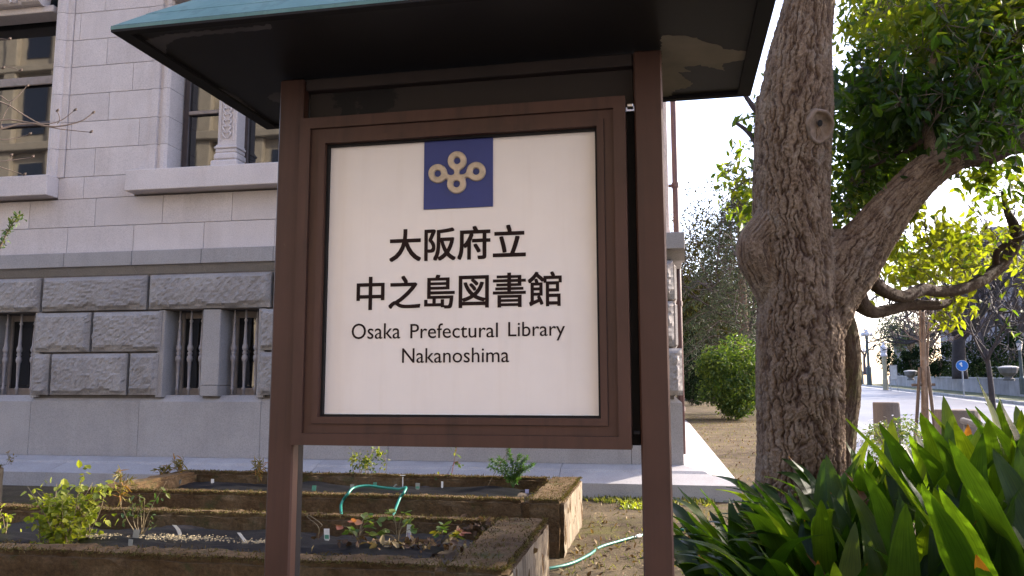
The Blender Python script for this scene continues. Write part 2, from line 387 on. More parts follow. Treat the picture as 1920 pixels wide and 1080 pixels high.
M['herb_single'] = leafmat('strawberry leaf', [(0.06, 0.11, 0.025), (0.10, 0.14, 0.03), (0.14, 0.16, 0.03)], 0.35, 0.5)
M['yellowed'] = leafmat('yellowed leaf', [(0.34, 0.27, 0.03), (0.40, 0.33, 0.04)], 0.35, 0.5)
M['red_leaf'] = leafmat('reddened leaf', [(0.25, 0.085, 0.05), (0.30, 0.14, 0.08)], 0.3, 0.6)
M['ochre'] = leafmat('yellow brown leaf', [(0.11, 0.10, 0.025), (0.20, 0.15, 0.03), (0.22, 0.11, 0.03)], 0.35, 0.6, attr=True)
M['fern'] = leafmat('feathery fern', [(0.05, 0.12, 0.03), (0.08, 0.15, 0.035)], 0.35, 0.5, attr=True)
M['dark_leaf'] = leafmat('dark evergreen leaf', [(0.008, 0.017, 0.008), (0.014, 0.027, 0.011), (0.025, 0.042, 0.015)], 0.10, 0.85, attr=True, tboost=(1.6, 1.7, 0.9), spec=0.08)
M['mid_leaf'] = leafmat('bright evergreen leaf', [(0.025, 0.055, 0.012), (0.05, 0.09, 0.015), (0.11, 0.15, 0.02)], 0.4, 0.5, attr=True)
M['olive_leaf'] = leafmat('olive tree leaf', [(0.026, 0.021, 0.011), (0.042, 0.035, 0.016), (0.060, 0.056, 0.019)], 0.25, 0.85, spec=0.08, attr=True)
M['needle'] = leafmat('blue green needles', [(0.03, 0.048, 0.026), (0.055, 0.08, 0.042), (0.10, 0.125, 0.07)], 0.25, 0.6, attr=True, tboost=(1.4, 1.5, 1.0))
M['litter'] = leafmat('fallen leaf', [(0.065, 0.035, 0.02), (0.11, 0.062, 0.032), (0.17, 0.105, 0.05), (0.23, 0.17, 0.09)], 0.15, 0.8, attr=True)
M['moss'] = leafmat('dry moss', [(0.045, 0.028, 0.014), (0.085, 0.058, 0.026), (0.13, 0.095, 0.045), (0.085, 0.085, 0.028)], 0.2, 0.9, attr=True, spec=0.1)
M['grass'] = leafmat('winter grass', [(0.07, 0.085, 0.025), (0.12, 0.13, 0.03), (0.20, 0.18, 0.05)], 0.35, 0.6, attr=True)
M['stem'] = simple('brown green stem', (0.16, 0.12, 0.06), 0.7, 0.3, 10)
M['hose'] = simple('green hose rubber', (0.010, 0.15, 0.115), 0.42, 0.12, 12)
M['white'] = simple('white plastic', (0.75, 0.74, 0.70), 0.5, 0.08)
M['clear'] = simple('frosted clear plastic', (0.30, 0.30, 0.26), 0.4, 0.1)
M['tag_green'] = simple('green printed plastic', (0.10, 0.30, 0.20), 0.5, 0.15, 60)
M['tag_blue'] = simple('lilac printed plastic', (0.42, 0.42, 0.60), 0.5, 0.2, 60)
M['lamp_iron'] = simple('dark green iron', (0.045, 0.06, 0.06), 0.6)
M['globe'] = simple('milky lamp glass', (0.55, 0.53, 0.55), 0.4, 0.05)
M['pole_grey'] = simple('galvanised pole', (0.30, 0.31, 0.33), 0.5)
M['sign_blue'] = simple('blue traffic sign', (0.015, 0.16, 0.50), 0.45, 0.05)
M['bld_far'] = simple('distant grey cladding', (0.20, 0.19, 0.22), 0.7, 0.1, 0.2)
M['bld_glass'] = simple('distant window band', (0.07, 0.075, 0.10), 0.3, 0.2, 0.3)
M['marble'] = simple('white marble', (0.70, 0.68, 0.68), 0.6, 0.06)
M['notice'] = simple('pale notice paper', (0.55, 0.53, 0.50), 0.7, 0.15, 4)
M['post_tan'] = simple('weathered yellow post', (0.33, 0.29, 0.19), 0.7, 0.15, 2)
M['wood_stake'] = simple('weathered stake wood', (0.10, 0.07, 0.05), 0.85, 0.3, 9)
M['stone_seat'] = granite('tan granite', (0.12, 0.10, 0.085), (0.17, 0.145, 0.125), 0.3)
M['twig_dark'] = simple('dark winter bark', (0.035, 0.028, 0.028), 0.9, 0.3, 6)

# ------------------------------------------------------------------ leaves
def rand_dirs(n):
    d = rng.normal(size=(n, 3)); return d/np.linalg.norm(d, axis=1)[:, None]
def leaves(mb, C, size, axis=None, droop=0.3, flat=0.6, wid=0.42, fold=0.18, tone=None, spread=1.0):
    """C (n,3) leaf bases; every leaf is two folded quads. Returns tones per vertex."""
    n = len(C); size = np.broadcast_to(size, (n,)) * rng.uniform(0.65, 1.25, n)
    a = rand_dirs(n)*spread
    if axis is not None: a = a + axis
    a[:, 2] -= droop; a /= np.linalg.norm(a, axis=1)[:, None]+1e-9
    up = rand_dirs(n)*(1-flat) + np.array([0, 0, 1.0])*flat
    s = np.cross(a, up); s /= np.linalg.norm(s, axis=1)[:, None]+1e-9
    nn = np.cross(s, a)
    w = size*wid; L = size
    def P(t, u, h): return C + a*(L*t)[:, None] + s*(w*u)[:, None] + nn*(L*h)[:, None]
    q = rng.uniform(-0.12, 0.05, n)
    V = np.stack([P(0, 0, 0), P(0.32, 0.5, fold*0.55), P(0.70, 0.38, fold*0.4+q*0.5), P(1.0, 0, q), P(0.70, -0.38, fold*0.4+q*0.5), P(0.32, -0.5, fold*0.55)], 1)
    o = np.arange(n)*6
    F = np.concatenate([np.stack([o, o+1, o+2, o+3], 1), np.stack([o, o+3, o+4, o+5], 1)])
    mb.add(V.reshape(-1, 3), F.tolist())
    t = rng.uniform(0, 1, n) if tone is None else np.clip(tone + rng.normal(0, 0.14, n), 0, 1)
    return np.repeat(t, 6)
def set_tone(o, T, name='tone'):
    at = o.data.attributes.new(name, 'FLOAT', 'POINT'); at.data.foreach_set('value', np.asarray(T, dtype=np.float32))
def foliage(name, C, size, mat, parent, kind='stuff', **kw):
    mb = MB(); T = leaves(mb, np.asarray(C, float), size, **kw)
    o = mb.build(name, mat, parent, kind=kind); set_tone(o, T); return o
def cloud(c, r, n, shell=0.0):
    d = rand_dirs(n); q = rng.uniform(shell, 1, n)**(1/2.2)
    return np.asarray(c) + d*q[:, None]*np.asarray(r)
def curve_pts(P, n):
    """Catmull-Rom through P"""
    P = np.asarray(P, float); m = len(P)
    Q = np.concatenate([[2*P[0]-P[1]], P, [2*P[-1]-P[-2]]]); out = []
    for t in np.linspace(0, m-1-1e-9, n):
        i = int(t); u = t-i; p0, p1, p2, p3 = Q[i:i+4]
        out.append(0.5*((2*p1)+(-p0+p2)*u+(2*p0-5*p1+4*p2-p3)*u*u+(-p0+3*p1-3*p2+p3)*u**3))
    return np.array(out)

# ================================================================== THE GROUND
def axis_coords(fine_lo, fine_hi, step, lo, hi, extra=()):
    f = np.arange(fine_lo, fine_hi+1e-6, step); a = [fine_hi]; d = step
    up = []; x = fine_hi
    while x < hi: d *= 1.45; x += d; up.append(min(x, hi))
    dn = []; x = fine_lo; d = step
    while x > lo: d *= 1.45; x -= d; dn.append(max(x, lo))
    return np.unique(np.concatenate([np.round(dn[::-1], 4), np.round(f, 4), np.round(up, 4), np.array(extra)]))
gx = axis_coords(-6, 6, 0.08, -500, 700)
gy = axis_coords(2, 14, 0.08, -200, 900, (10.0, 110.0))
GX, GY = np.meshgrid(gx, gy, indexing='ij')
GZ = ground_z(GX, GY)
lump = np.zeros_like(GZ)
for k in range(26):
    w = rng.normal(size=2)*rng.uniform(1.5, 13); lump += np.sin(GX*w[0]+GY*w[1]+rng.uniform(0, 6))*0.022/np.hypot(*w)**0.7
near = np.clip((9.4-GY)/1.0, 0, 1)*np.clip((GY-0)/1, 0, 1)*np.clip((7-np.abs(GX))/1.0, 0, 1)
GZ = GZ + lump*near*0.6
GZ = np.where((GY > 14), GZ-0.0, GZ)
mb = MB(); mb.grid(np.stack([GX, GY, GZ], -1)); mb.f = [f[::-1] for f in mb.f]
structure(mb.build('ground', M['earth'], smooth=True))

# unseen dark ground sheet added to cut light bouncing upward
mb = MB(); mb.add([(-60, -22, 0.012), (40, -22, 0.012), (40, 1.6, 0.012), (-60, 1.6, 0.012)], [(0, 1, 2, 3)])
structure(mb.build('dark_ground_sheet', M['paving']))
# road, kerb, verge and the terrace wall on the far side of the street
K = [atG(1898, 757.8), atG(1780, 741), atG(1644, 726.7)]
kd = K[2]-K[0]; kd[2] = 0; kd /= np.linalg.norm(kd); kn = np.array([kd[1], -kd[0], 0])      # kn points to the far (right) side
k0 = K[0]
def street(s, off, dz=0.0):
    p = k0 + kd*s + kn*off; return np.array([p[0], p[1], RAMP*min(max(p[1]-10, 0), 100)+dz])
def strip(mb, s_list, o0, o1, dz):
    for a, b in zip(s_list[:-1], s_list[1:]):
        q = [street(a, o0, dz), street(a, o1, dz), street(b, o1, dz), street(b, o0, dz)]
        mb.add(q, [(0, 1, 2, 3)])
S_ = [-31, -20, -8, 0, 10, 20, 30, 40, 50, 60, 66, 69.7]
sl10 = (10-k0[1])/kd[1]
S_ = sorted([sl10] + [s for s in S_ if s > sl10+0.5])
mb = MB(); strip(mb, S_, -10.2, 0.0, 0.008); mb.f = [f[::-1] if Vector(np.cross(mb.verts()[f[1]]-mb.verts()[f[0]], mb.verts()[f[2]]-mb.verts()[f[0]])).z < 0 else f for f in mb.f]
structure(mb.build('road', M['asphalt']))
mb = MB(); strip(mb, S_, -0.75, -0.6, 0.014); strip(mb, S_, -8.6, -8.45, 0.014)
structure(mb.build('road_marking', M['white']))
kerb_root = None
kerb_mb = MB(); L = 1.9
kerb = thing('kerb', 'low pale stone kerb curving along the far edge of the street', 'kerb', street(0, 0.1))
kerb_mb.box(0, L, -0.1, 0.1, -0.05, 0.16, 0.02); kme = kerb_mb.mesh('kerb_stone', M['kerb'])
kz = math.atan2(kd[1], kd[0])
for i in range(-8, 32):
    p = street(i*2.0, 0.12) - np.array(kerb.location)
    inst('kerb_stone', kme, kerb, p, (0, 0, kz))
mb = MB(); strip(mb, S_, 0.2, 3.6, 0.06); structure(mb.build('verge', M['verge']))

# ================================================================== THE LIBRARY
YP = 10.3
def wx(px, py): return float(atY(px, py, YP)[0])
XC = 0.31                                # right-hand corner of the plinth
lib = thing('library_building', 'grey granite library with rusticated basement and recessed tall windows', 'building', (0, YP, 0))
# body behind the stones
YU = YP+0.13                             # face of the upper wall
# openings: basement window pairs and tall upper windows
def pairs():
    out = []
    for a in (-6.855, -13.2, -3.15): out += [(a, a+0.595), (a+0.855, a+1.435)]
    return out
BW = [(-9.75, -8.95), (-9.0-1.65, -9.75-0.26)] ; BW = [(-10.6, -10.0), (-9.74, -8.95)]
BW += [(-6.855, -6.26), (-6.0, -5.42), (-3.25, -2.66), (-2.40, -1.82)]
UW = [(-11.6, -9.03), (-7.07, -4.55), (-2.9, -0.9)]
ZT = 13.0
def wall_with_holes(mb, x0, x1, z0, z1, holes, y0, y1):
    xs = sorted(holes); cur = x0
    for a, b, h0, h1 in xs:
        if a > cur: mb.box(cur, a, y0, y1, z0, z1)
        if h0 > z0: mb.box(a, b, y0, y1, z0, h0)
        if h1 < z1: mb.box(a, b, y0, y1, h1, z1)
        cur = b
    if cur < x1: mb.box(cur, x1, y0, y1, z0, z1)
mb = MB()
wall_with_holes(mb, -16, XC-0.1, 1.15, 3.0, [(a, b, 1.15, 2.405) for a, b in BW], YP+0.05, YP+0.52)
wall_with_holes(mb, -16, XC-0.16, 3.0, ZT, [(a, b, 4.458, 8.0) for a, b in UW], YU+0.05, YU+0.55)
mb.box(-16, XC-0.1, YP+0.14, YP+0.52, 0.0, 1.15)
mb.box(-16, XC-0.16, YP+0.9, YP+22, 0.0, ZT)
mb.box(-16.0, XC-0.13, YP+0.52, YP+0.9, 0, 1.1); mb.box(-16.0, XC-0.17, YP+0.5501, YP+0.9, 8.01, ZT)
mb.box(XC-0.72, XC-0.17, YP+0.56, YP+0.9, 1.1, 8.01); mb.box(-16, -15.5, YP+0.56, YP+0.9, 1.1, 8.01)
mb.build('wall', M['mortar'], lib)
G = 0.006
def put_stone(name, x0, x1, y0, y1, z0, z1, mat, b=0.012, parent=lib):
    w, d, h = x1-x0, y1-y0, z1-z0
    m = MB(); m.box(0, w, 0, d, 0, h, b); 
    o = bpy.data.objects.new(name, m.mesh(name, mat)); COL.objects.link(o); o.parent = parent
    o.location = (x0, y0-YP, z0); return o
# upper ashlar: courses and joints
rows = [3.265, 3.69, 4.12, 4.458, 4.895, 5.317, 5.755, 6.196, 6.623, 7.064, 7.50, 7.94, 8.38]
px_j = [(41, 426), (97, 371), (97, 330)]
base_j = {0: wx(233, 445), 1: wx(172, 400), 2: None}
joints = []
LEN = 1.13
j_seed = [wx(110, 440), wx(172, 395), -9.6, wx(181, 300), wx(125, 250), wx(183, 203), wx(130, 150), wx(190, 95), wx(135, 46), wx(190, 10), -8.6, -8.1]
nst = 0
for r in range(len(rows)-1):
    z0, z1 = rows[r], rows[r+1]
    holes = [] if z1 <= 4.46 else [(a, b) for a, b in UW]
    trims = [(a-0.28, b+0.28) for a, b in UW] if z0 >= 4.45 else []
    if abs(z0-4.12) < 0.01: trims = [(-12.3, -8.84), (-7.55, -4.1), (-3.3, -0.5)]
    x = j_seed[r]
    while x > -12.5: x -= LEN*random.uniform(0.96, 1.05)
    while x < XC-0.15:
        x2 = x+LEN*random.uniform(0.97, 1.04)
        segs = [(max(x, -12.5), min(x2, XC-0.155))]
        for a, b in trims:
            ns = []
            for s0, s1 in segs:
                if s1 <= a or s0 >= b: ns.append((s0, s1)); continue
                if s0 < a: ns.append((s0, a))
                if s1 > b: ns.append((b, s1))
            segs = ns
        for s0, s1 in segs:
            if s1-s0 > 0.06: put_stone('ashlar_block', s0+G*0.5, s1-G*0.5, YU, YU+0.06, z0+G*0.5, z1-G*0.5, M['stone_pale'], 0.004); nst += 1
        x = x2
# water table: sloping underside course then a plain band of stones
wtj = [-12.9, -11.75, wx(9, 490)] + [wx(p, 480) for p in (129, 255, 384)] + [-5.2, -4.0, -2.8, -1.6, -0.55, 0.39]
wtj = sorted(wtj)
for a, b in zip(wtj[:-1], wtj[1:]):
    put_stone('band_stone', a+G/2, b-G/2, YP-0.10, YP+0.2, 3.05, 3.262, M['stone_smooth'], 0.006)
    m = MB(); w = b-a-G
    V = []
    for x in (0, w): V += [(x, 0.03, 0.10), (x, 0.13, 0.0), (x, 0.30, 0.0), (x, 0.30, 0.125), (x, 0.0, 0.125)]
    m.add(V, [(0, 5, 6, 1), (1, 6, 7, 2), (2, 7, 8, 3), (3, 8, 9, 4), (4, 9, 5, 0), (4, 3, 2, 1, 0)[::-1], (5, 6, 7, 8, 9)[::-1]])
    o = bpy.data.objects.new('moulding_stone', m.mesh('moulding_stone', M['stone_smooth'])); COL.objects.link(o); o.parent = lib
    o.location = (a+G/2, -0.06, 2.922)
# rusticated stones
def rustic(x0, x1, z0, z1, right_open=False):
    w, h = x1-x0, z1-z0; mrg = 0.03
    nx, nz = max(6, int(w/0.03)), max(5, int(h/0.03))
    xs = np.linspace(0, w, nx+1); zs = np.linspace(0, h, nz+1)
    X, Z = np.meshgrid(xs, zs, indexing='ij')
    e = np.minimum(np.minimum(X, w-X), np.minimum(Z, h-Z))
    face = np.clip(e/0.05, 0, 1)
    rough = np.zeros_like(X)
    for k in range(9):
        q = rng.normal(size=2)*rng.uniform(5, 60); rough += np.sin(X*q[0]+Z*q[1]+rng.uniform(0, 6))*0.0028
    rough += rng.normal(0, 0.0042, X.shape)
    ledge = np.clip((0.07+0.025*np.sin(X*7+rng.uniform(0, 6))+0.018*np.sin(X*19+rng.uniform(0, 6))-Z)/0.03, 0, 1)*0.036
    ledge2 = np.clip((0.07-(w-X))/0.05, 0, 1)*0.02
    Y = -0.028-face*(0.062+rough)+ledge*face+ledge2*face
    Xj = X+np.where((e > 0.001), rng.normal(0, 0.006, X.shape), 0)
    P = np.stack([Xj, Y, Z], -1)
    m = MB(); m.grid(P); m.f = [f for f in m.f]
    # sides back into the wall
    ring = [(i, 0) for i in range(nx+1)] + [(nx, j) for j in range(1, nz+1)] + [(i, nz) for i in range(nx-1, -1, -1)] + [(0, j) for j in range(nz-1, 0, -1)]
    idx = [i*(nz+1)+j for i, j in ring]; n0 = m.n; back = [(P[i, j, 0], 0.06, P[i, j, 2]) for i, j in ring]
    m.v.append(np.array(back)); m.n += len(back)
    k = len(ring)
    m.f += [(idx[i], n0+i, n0+(i+1) % k, idx[(i+1) % k]) for i in range(k)]; m.mi = [0]*len(m.f)
    me = m.mesh('rusticated_stone', M['stone_grey']); 
    bm = bmesh.new(); bm.from_mesh(me); bmesh.ops.recalc_face_normals(bm, faces=bm.faces); bm.to_mesh(me); bm.free()
    o = bpy.data.objects.new('rusticated_stone', me); COL.objects.link(o); o.parent = lib
    o.location = (x0, 0.0, z0); return o
g = 0.022
R1 = [-12.4, -10.66, -8.863, -7.134, -5.228, -3.45, -1.6, XC-0.05]
for a, b in zip(R1[:-1], R1[1:]): rustic(a+g, b-g, 2.405+0.012, 2.92-0.01)
def row(z0, z1, cuts):
    for a, b in cuts: rustic(a+g, b-g, z0+0.012, z1-0.016)
row(1.81, 2.405, [(-12.3, -10.62), (-8.94, -8.006), (-8.006, -6.875), (-5.41, -4.3), (-4.3, -3.27), (-1.8, -0.75), (-0.75, XC-0.06)])
row(1.195, 1.81, [(-12.3, -11.4), (-11.4, -10.62), (-8.95, -8.638), (-8.638, -7.382), (-7.382, -6.90), (-5.41, -4.9), (-4.9, -3.7), (-3.7, -3.27), (-1.8, -1.3), (-1.3, -0.2), (-0.2, XC+0.03)])
# smooth piers between the paired basement openings
for a, b in ((-10.0, -9.74), (-6.26, -6.0), (-2.66, -2.40)):
    put_stone('pier_stone', a-0.004, b+0.004, YP-0.02, YP+0.45, 1.34, 2.40, M['stone_smooth'], 0.008); put_stone('pier_stone', a-0.004, b+0.004, YP-0.021, YP+0.45, 1.19, 1.336, M['stone_smooth'], 0.006)
# reveals, sills, glazing and turned bars of the basement windows
bar_prof = [(0.011, 0), (0.016, 0.0), (0.016, 0.10), (0.027, 0.115), (0.027, 0.135), (0.016, 0.15), (0.021, 0.30), (0.027, 0.50), (0.036, 0.515), (0.042, 0.545), (0.036, 0.585), (0.022, 0.595), (0.034, 0.615), (0.034, 0.635), (0.022, 0.65), (0.036, 0.67), (0.042, 0.70), (0.034, 0.735), (0.026, 0.75), (0.021, 0.92), (0.015, 1.06), (0.024, 1.075), (0.024, 1.095), (0.014, 1.11), (0.014, 1.235)]
bme = MB().lathe((0, 0, 0), bar_prof, 10).mesh('window_bar', M['bar'], True)
for a, b in BW:
    win = MB(); y = YP+0.40
    for q in ((a, a+0.05, 1.17, 2.405), (b-0.05, b, 1.17, 2.405)): win.box(q[0]+0.002, q[1]-0.002, y, y+0.06, q[2], q[3], 0.006)
    win.box(a+0.05, b-0.05, y+0.001, y+0.059, 1.172, 1.30, 0.006); win.box(a+0.05, b-0.05, y+0.001, y+0.059, 2.31, 2.403, 0.006)
    fo = win.build('window', M['frame_pale'], lib)
    p = MB(); p.box(a+0.05, b-0.05, y+0.03, y+0.036, 1.30, 2.31); p.build('pane', M['glass'], fo)
    for k in range(3):
        inst('window_bar', bme, lib, (a+(b-a)*(0.2+0.3*k), 0.17, 1.17))
    for xa in (a-0.0, b+0.0):
        pass
    put_stone('sill_stone', a+0.003, b-0.003, YP+0.06, YP+0.46, 1.10, 1.168, M['stone_smooth'], 0.004)
    put_stone('reveal_stone', a-0.10, a+0.002, YP-0.015, YP+0.50, 1.172, 2.402, M['stone_smooth'], 0.006) if a not in (-9.74, -6.0, -2.40) else None
    put_stone('reveal_stone', b-0.002, b+0.10, YP-0.015, YP+0.50, 1.172, 2.402, M['stone_smooth'], 0.006) if b not in (-10.0, -6.26, -2.66) else None
# plinth slabs with a bevelled top, and the wash ledge below
PJ = [-12.4, -10.7, -8.94, -7.2, -5.35, -3.52, -1.92, -0.332, XC]
for a, b in zip(PJ[:-1], PJ[1:]):
    m = MB(); w = b-a-G; V = []
    for x in (0, w): V += [(x, 0, 0), (x, 0, 0.762), (x, 0.10, 0.85), (x, 0.2, 0.85), (x, 0.2, 0)]
    if b == XC:
        V[6] = (w, 0, 0.762); V[7] = (w-0.1, 0.10, 0.85); V[8] = (w-0.1, 0.2, 0.85)
    m.add(V, [(0, 1, 6, 5)[::-1], (1, 2, 7, 6)[::-1], (2, 3, 8, 7)[::-1], (3, 4, 9, 8)[::-1], (4, 0, 5, 9)[::-1], (0, 1, 2, 3, 4), (5, 6, 7, 8, 9)[::-1]])
    o = bpy.data.objects.new('plinth_stone', m.mesh('plinth_stone', M['stone_smooth'])); COL.objects.link(o); o.parent = lib
    o.location = (a+G/2, 0, 0.352)
# side plinth and side stones running back from the corner
for k in range(10):
    y0 = YP+0.205+k*1.8
    put_stone('plinth_stone', XC-0.2, XC, y0, y0+1.794, 0.352, 1.114, M['stone_smooth'], 0.01)
    for z0, z1 in ((1.235, 1.81), (1.82, 2.405), (2.417, 2.91)):
        put_stone('side_stone', XC-0.12, XC-0.03+0.02*random.random(), y0+0.01, y0+1.78, z0, z1-0.01, M['stone_grey'], 0.03)
    put_stone('band_stone', XC-0.2, XC+0.08, y0, y0+1.795, 3.05, 3.262, M['stone_smooth'], 0.006)
    put_stone('side_stone', XC-0.18, XC-0.10, y0, y0+1.795, 3.27, 5.3, M['stone_pale'], 0.006); put_stone('side_stone', XC-0.18, XC-0.101, y0, y0+1.795, 5.31, 8.3, M['stone_pale'], 0.006)
YL = 9.70
LJ = [-12.4, -10.9] + sorted([wx(p, 866) for p in (147, 371, 608, 1055)]) + [-10.0]
LJ = sorted([-12.4, -11.0, wx(147, 863), wx(371, 866), wx(608, 868), -2.6, wx(1055, 872), 0.93])
for a, b in zip(LJ[:-1], LJ[1:]):
    w = b-a-G; sk = 0.10 if b != 0.93 else 0.0
    m = MB(); d = YP-YL
    V = []; mt = 0.62 if b == 0.93 else 0.0
    for x, s in ((0, 0.0), (w, mt)): V += [(x, 0, -0.2), (x, 0, 0.182), (x-s*0.55, d*0.55, 0.275), (x-s*0.62, d*0.62, 0.305), (x-s, d+0.02*(s == 0), 0.352), (x-s, d+0.02*(s == 0), -0.2)]
    m.add(V, [(0, 1, 7, 6)[::-1], (1, 2, 8, 7)[::-1], (2, 3, 9, 8)[::-1], (3, 4, 10, 9)[::-1], (4, 5, 11, 10)[::-1], (5, 0, 6, 11)[::-1], (0, 1, 2, 3, 4, 5), (6, 7, 8, 9, 10, 11)[::-1]])
    o = bpy.data.objects.new('ledge_stone', m.mesh('ledge_stone', M['walk'])); COL.objects.link(o); o.parent = lib
    o.location = (a+G/2, YL-YP, 0)
# side walk running back along the building
for k in range(9):
    y0 = YP+0.03+k*2.3
    m = MB(); V = []
    for y in (0, 2.29): f_ = -(YP+0.03-YL)+0.004 if (k == 0 and y == 0) else 0; V += [(0.002, y-(0.026 if f_ else 0), 0.352), (0.62, y+f_, 0.182), (0.62, y+f_, -0.2), (0.002, y-(0.026 if f_ else 0), -0.2)]
    m.add(V, [(0, 1, 5, 4)[::-1], (1, 2, 6, 5)[::-1], (0, 4, 7, 3)[::-1], (2, 3, 7, 6)[::-1], (0, 3, 2, 1)[::-1], (4, 5, 6, 7)[::-1]])
    bm_ = m.mesh('ledge_stone', M['walk']); o = bpy.data.objects.new('ledge_stone', bm_); COL.objects.link(o); o.parent = lib
    o.location = (XC, y0-YP, 0)
# upper windows: sill, moulded jambs, frames, panes, carved mullion
def upper_window(a, b, sill0, sill1, centre_pilaster=True, left_torus=False, right_torus=False):
    put_stone('window_sill', sill0, sill1, YU-0.24, YU+0.5, 4.147, 4.455, M['stone_pale'], 0.008)
    zz = [4.458, 4.895, 5.317, 5.755, 6.196, 6.623, 7.064, 7.50, 7.94]
    for z0, z1 in zip(zz[:-1], zz[1:]):
        for side, tor in ((0, left_torus), (1, right_torus)):
            m = MB(); t = 0.28; d = 0.50
            if tor:
                pts = [(0, 0), (-0.02, 0.02), (-0.03, 0.045), (-0.02, 0.07), (0.0, 0.085)]
                pr = [(t, 0), (0.18, 0.0), (0.165, -0.03), (0.12, -0.055), (0.07, -0.06), (0.02, -0.04), (0, 0.0), (0, d), (t, d)]
            else:
                pr = [(t, 0), (0.07+0.10, 0), (0.16, 0.035), (0.10, 0.035), (0.09, 0.0), (0.03, 0.0), (0, 0.04), (0, d), (t, d)]
            n = len(pr); s = -1 if side == 0 else 1
            V = [((s*x), y, 0) for x, y in pr] + [((s*x), y, z1-z0-G) for x, y in pr]
            F = [(i, (i+1) % n, n+(i+1) % n, n+i) for i in range(n)] + [tuple(range(n))[::-1], tuple(range(n, 2*n))]
            if s > 0: pass
            m.add(V, F); me = m.mesh('jamb_stone', M['stone_pale'])
            bm = bmesh.new(); bm.from_mesh(me); bmesh.ops.recalc_face_normals(bm, faces=bm.faces); bm.to_mesh(me); bm.free()
            o = bpy.data.objects.new('jamb_stone', me); COL.objects.link(o); o.parent = lib
            o.location = ((a+0.005 if side == 0 else b-0.005), YU-0.02-YP, z0+G/2)
    lights = [(a+0.03, b-0.03)]
    if centre_pilaster:
        c0, c1 = a+0.76, a+1.06; lights = [(a+0.03, c0+0.04), (c1-0.04, b-0.03)]
        p = MB(); p.box(c0, c1, YU+0.10, YU+0.45, 4.86, 7.94, 0.008)
        po = p.build('carved_mullion', M['stone_pale'], lib)
        q = MB(); q.box(c0-0.07, c1+0.06, YU+0.035, YU+0.46, 4.458, 4.62, 0.02); q.box(c0-0.04, c1+0.03, YU+0.06, YU+0.455, 4.62, 4.74, 0.03); q.box(c0-0.02, c1+0.015, YU+0.08, YU+0.452, 4.74, 4.80, 0.012); q.box(c0-0.035, c1+0.03, YU+0.065, YU+0.456, 4.80, 4.835, 0.01); q.box(c0-0.015, c1+0.012, YU+0.085, YU+0.451, 4.835, 4.862, 0.004)
        q.build('mullion_base', M['stone_pale'], po)
        q = MB(); xm = (c0+c1)/2
        q.box(c0+0.04, c0+0.055, YU+0.088, YU+0.11, 4.92, 7.9); q.box(c1-0.055, c1-0.04, YU+0.088, YU+0.11, 4.92, 7.9)
        z = 4.95
        while z < 7.85:
            for s in (-1, 1):
                P = [(xm+s*0.012, YU+0.092, z), (xm+s*0.05, YU+0.082, z+0.045), (xm+s*0.062, YU+0.085, z+0.085), (xm+s*0.035, YU+0.082, z+0.10), (xm+s*0.022, YU+0.09, z+0.075)]
                q.tube(curve_pts(P, 9), [0.006, 0.010, 0.013, 0.014, 0.014, 0.013, 0.012, 0.010, 0.007], 6)
            z += 0.092
        q.build('carved_scroll', M['stone_pale'], po, kind='stuff')
    y = YU+0.36
    for u, v in lights:
        f = MB(); f.box(u, u+0.10, y-0.02, y+0.06, 4.46, 7.94, 0.01); f.box(v-0.07, v, y-0.02, y+0.06, 4.46, 7.94, 0.01)
        f.box(u+0.10, v-0.07, y-0.019, y+0.059, 4.46, 4.52, 0.008); f.box(u+0.10, v-0.07, y-0.03, y+0.058, 5.43, 5.50, 0.012)
        f.box(u+0.10, v-0.07, y-0.018, y+0.057, 7.3, 7.4, 0.01)
        wo = f.build('window', M['frame_dark'], lib)
        tr = MB(); tr.box(u+0.002, v-0.002, y-0.05, y-0.022, 6.10, 6.24, 0.012) if not centre_pilaster else tr.box(u+0.102, v-0.072, y-0.045, y-0.032, 5.435, 5.49, 0.004)
        tr.build('transom', M['frame_pale'], wo)
        for z0, z1 in ((4.52, 5.43), (5.50, 7.3)):
            p = MB(); p.box(u+0.10, v-0.07, y+0.02, y+0.026, z0, z1); p.build('pane', M['glass'], wo)
        ins = MB(); ins.box(u, v, y+0.10, y+0.11, 4.46, 7.94); ins.build('interior', M['void'], wo)
    # lintel roll moulding and carved bracket
    l = MB(); t = np.linspace(0, 2*math.pi, 15)
    l.tube([(a-0.1, YU-0.06, 7.36), (b-0.28, YU-0.06, 7.36)], 0.135, 16); l.tube([(b-0.30, YU-0.06, 7.36), (b-0.24, YU-0.06, 7.36)], 0.15, 16)
    l.box(a-0.1, b-0.1, YU-0.02, YU+0.3, 7.13, 7.24, 0.01); l.box(a-0.1, b-0.06, YU-0.1, YU+0.3, 7.51, 7.62, 0.02)
    l.build('lintel', M['stone_pale'], lib)
    br = MB(); bx = b-0.68
    br.box(bx-0.12, bx+0.12, YU-0.16, YU+0.1, 7.22, 7.9, 0.03)
    for s in (-1, 1):
        P = [(bx+s*0.03, YU-0.17, 7.25), (bx+s*0.09, YU-0.19, 7.35), (bx+s*0.07, YU-0.2, 7.48), (bx+s*0.01, YU-0.19, 7.43), (bx+s*0.05, YU-0.19, 7.38)]
        br.tube(curve_pts(P, 16), 0.022, 7)
    br.build('carved_bracket', M['stone_pale'], lib)
upper_window(-11.6, -9.03, -12.3, -8.84, False, True, True)
upper_window(-7.07, -4.55, -7.55, -4.10)
upper_window(-2.9, -0.9, -3.35, -0.45)
# cornice at the top
mb = MB(); mb.box(-16, XC+0.25, YU-0.35, YP+22, ZT, ZT+0.5, 0.05); mb.build('cornice', M['stone_pale'], lib)
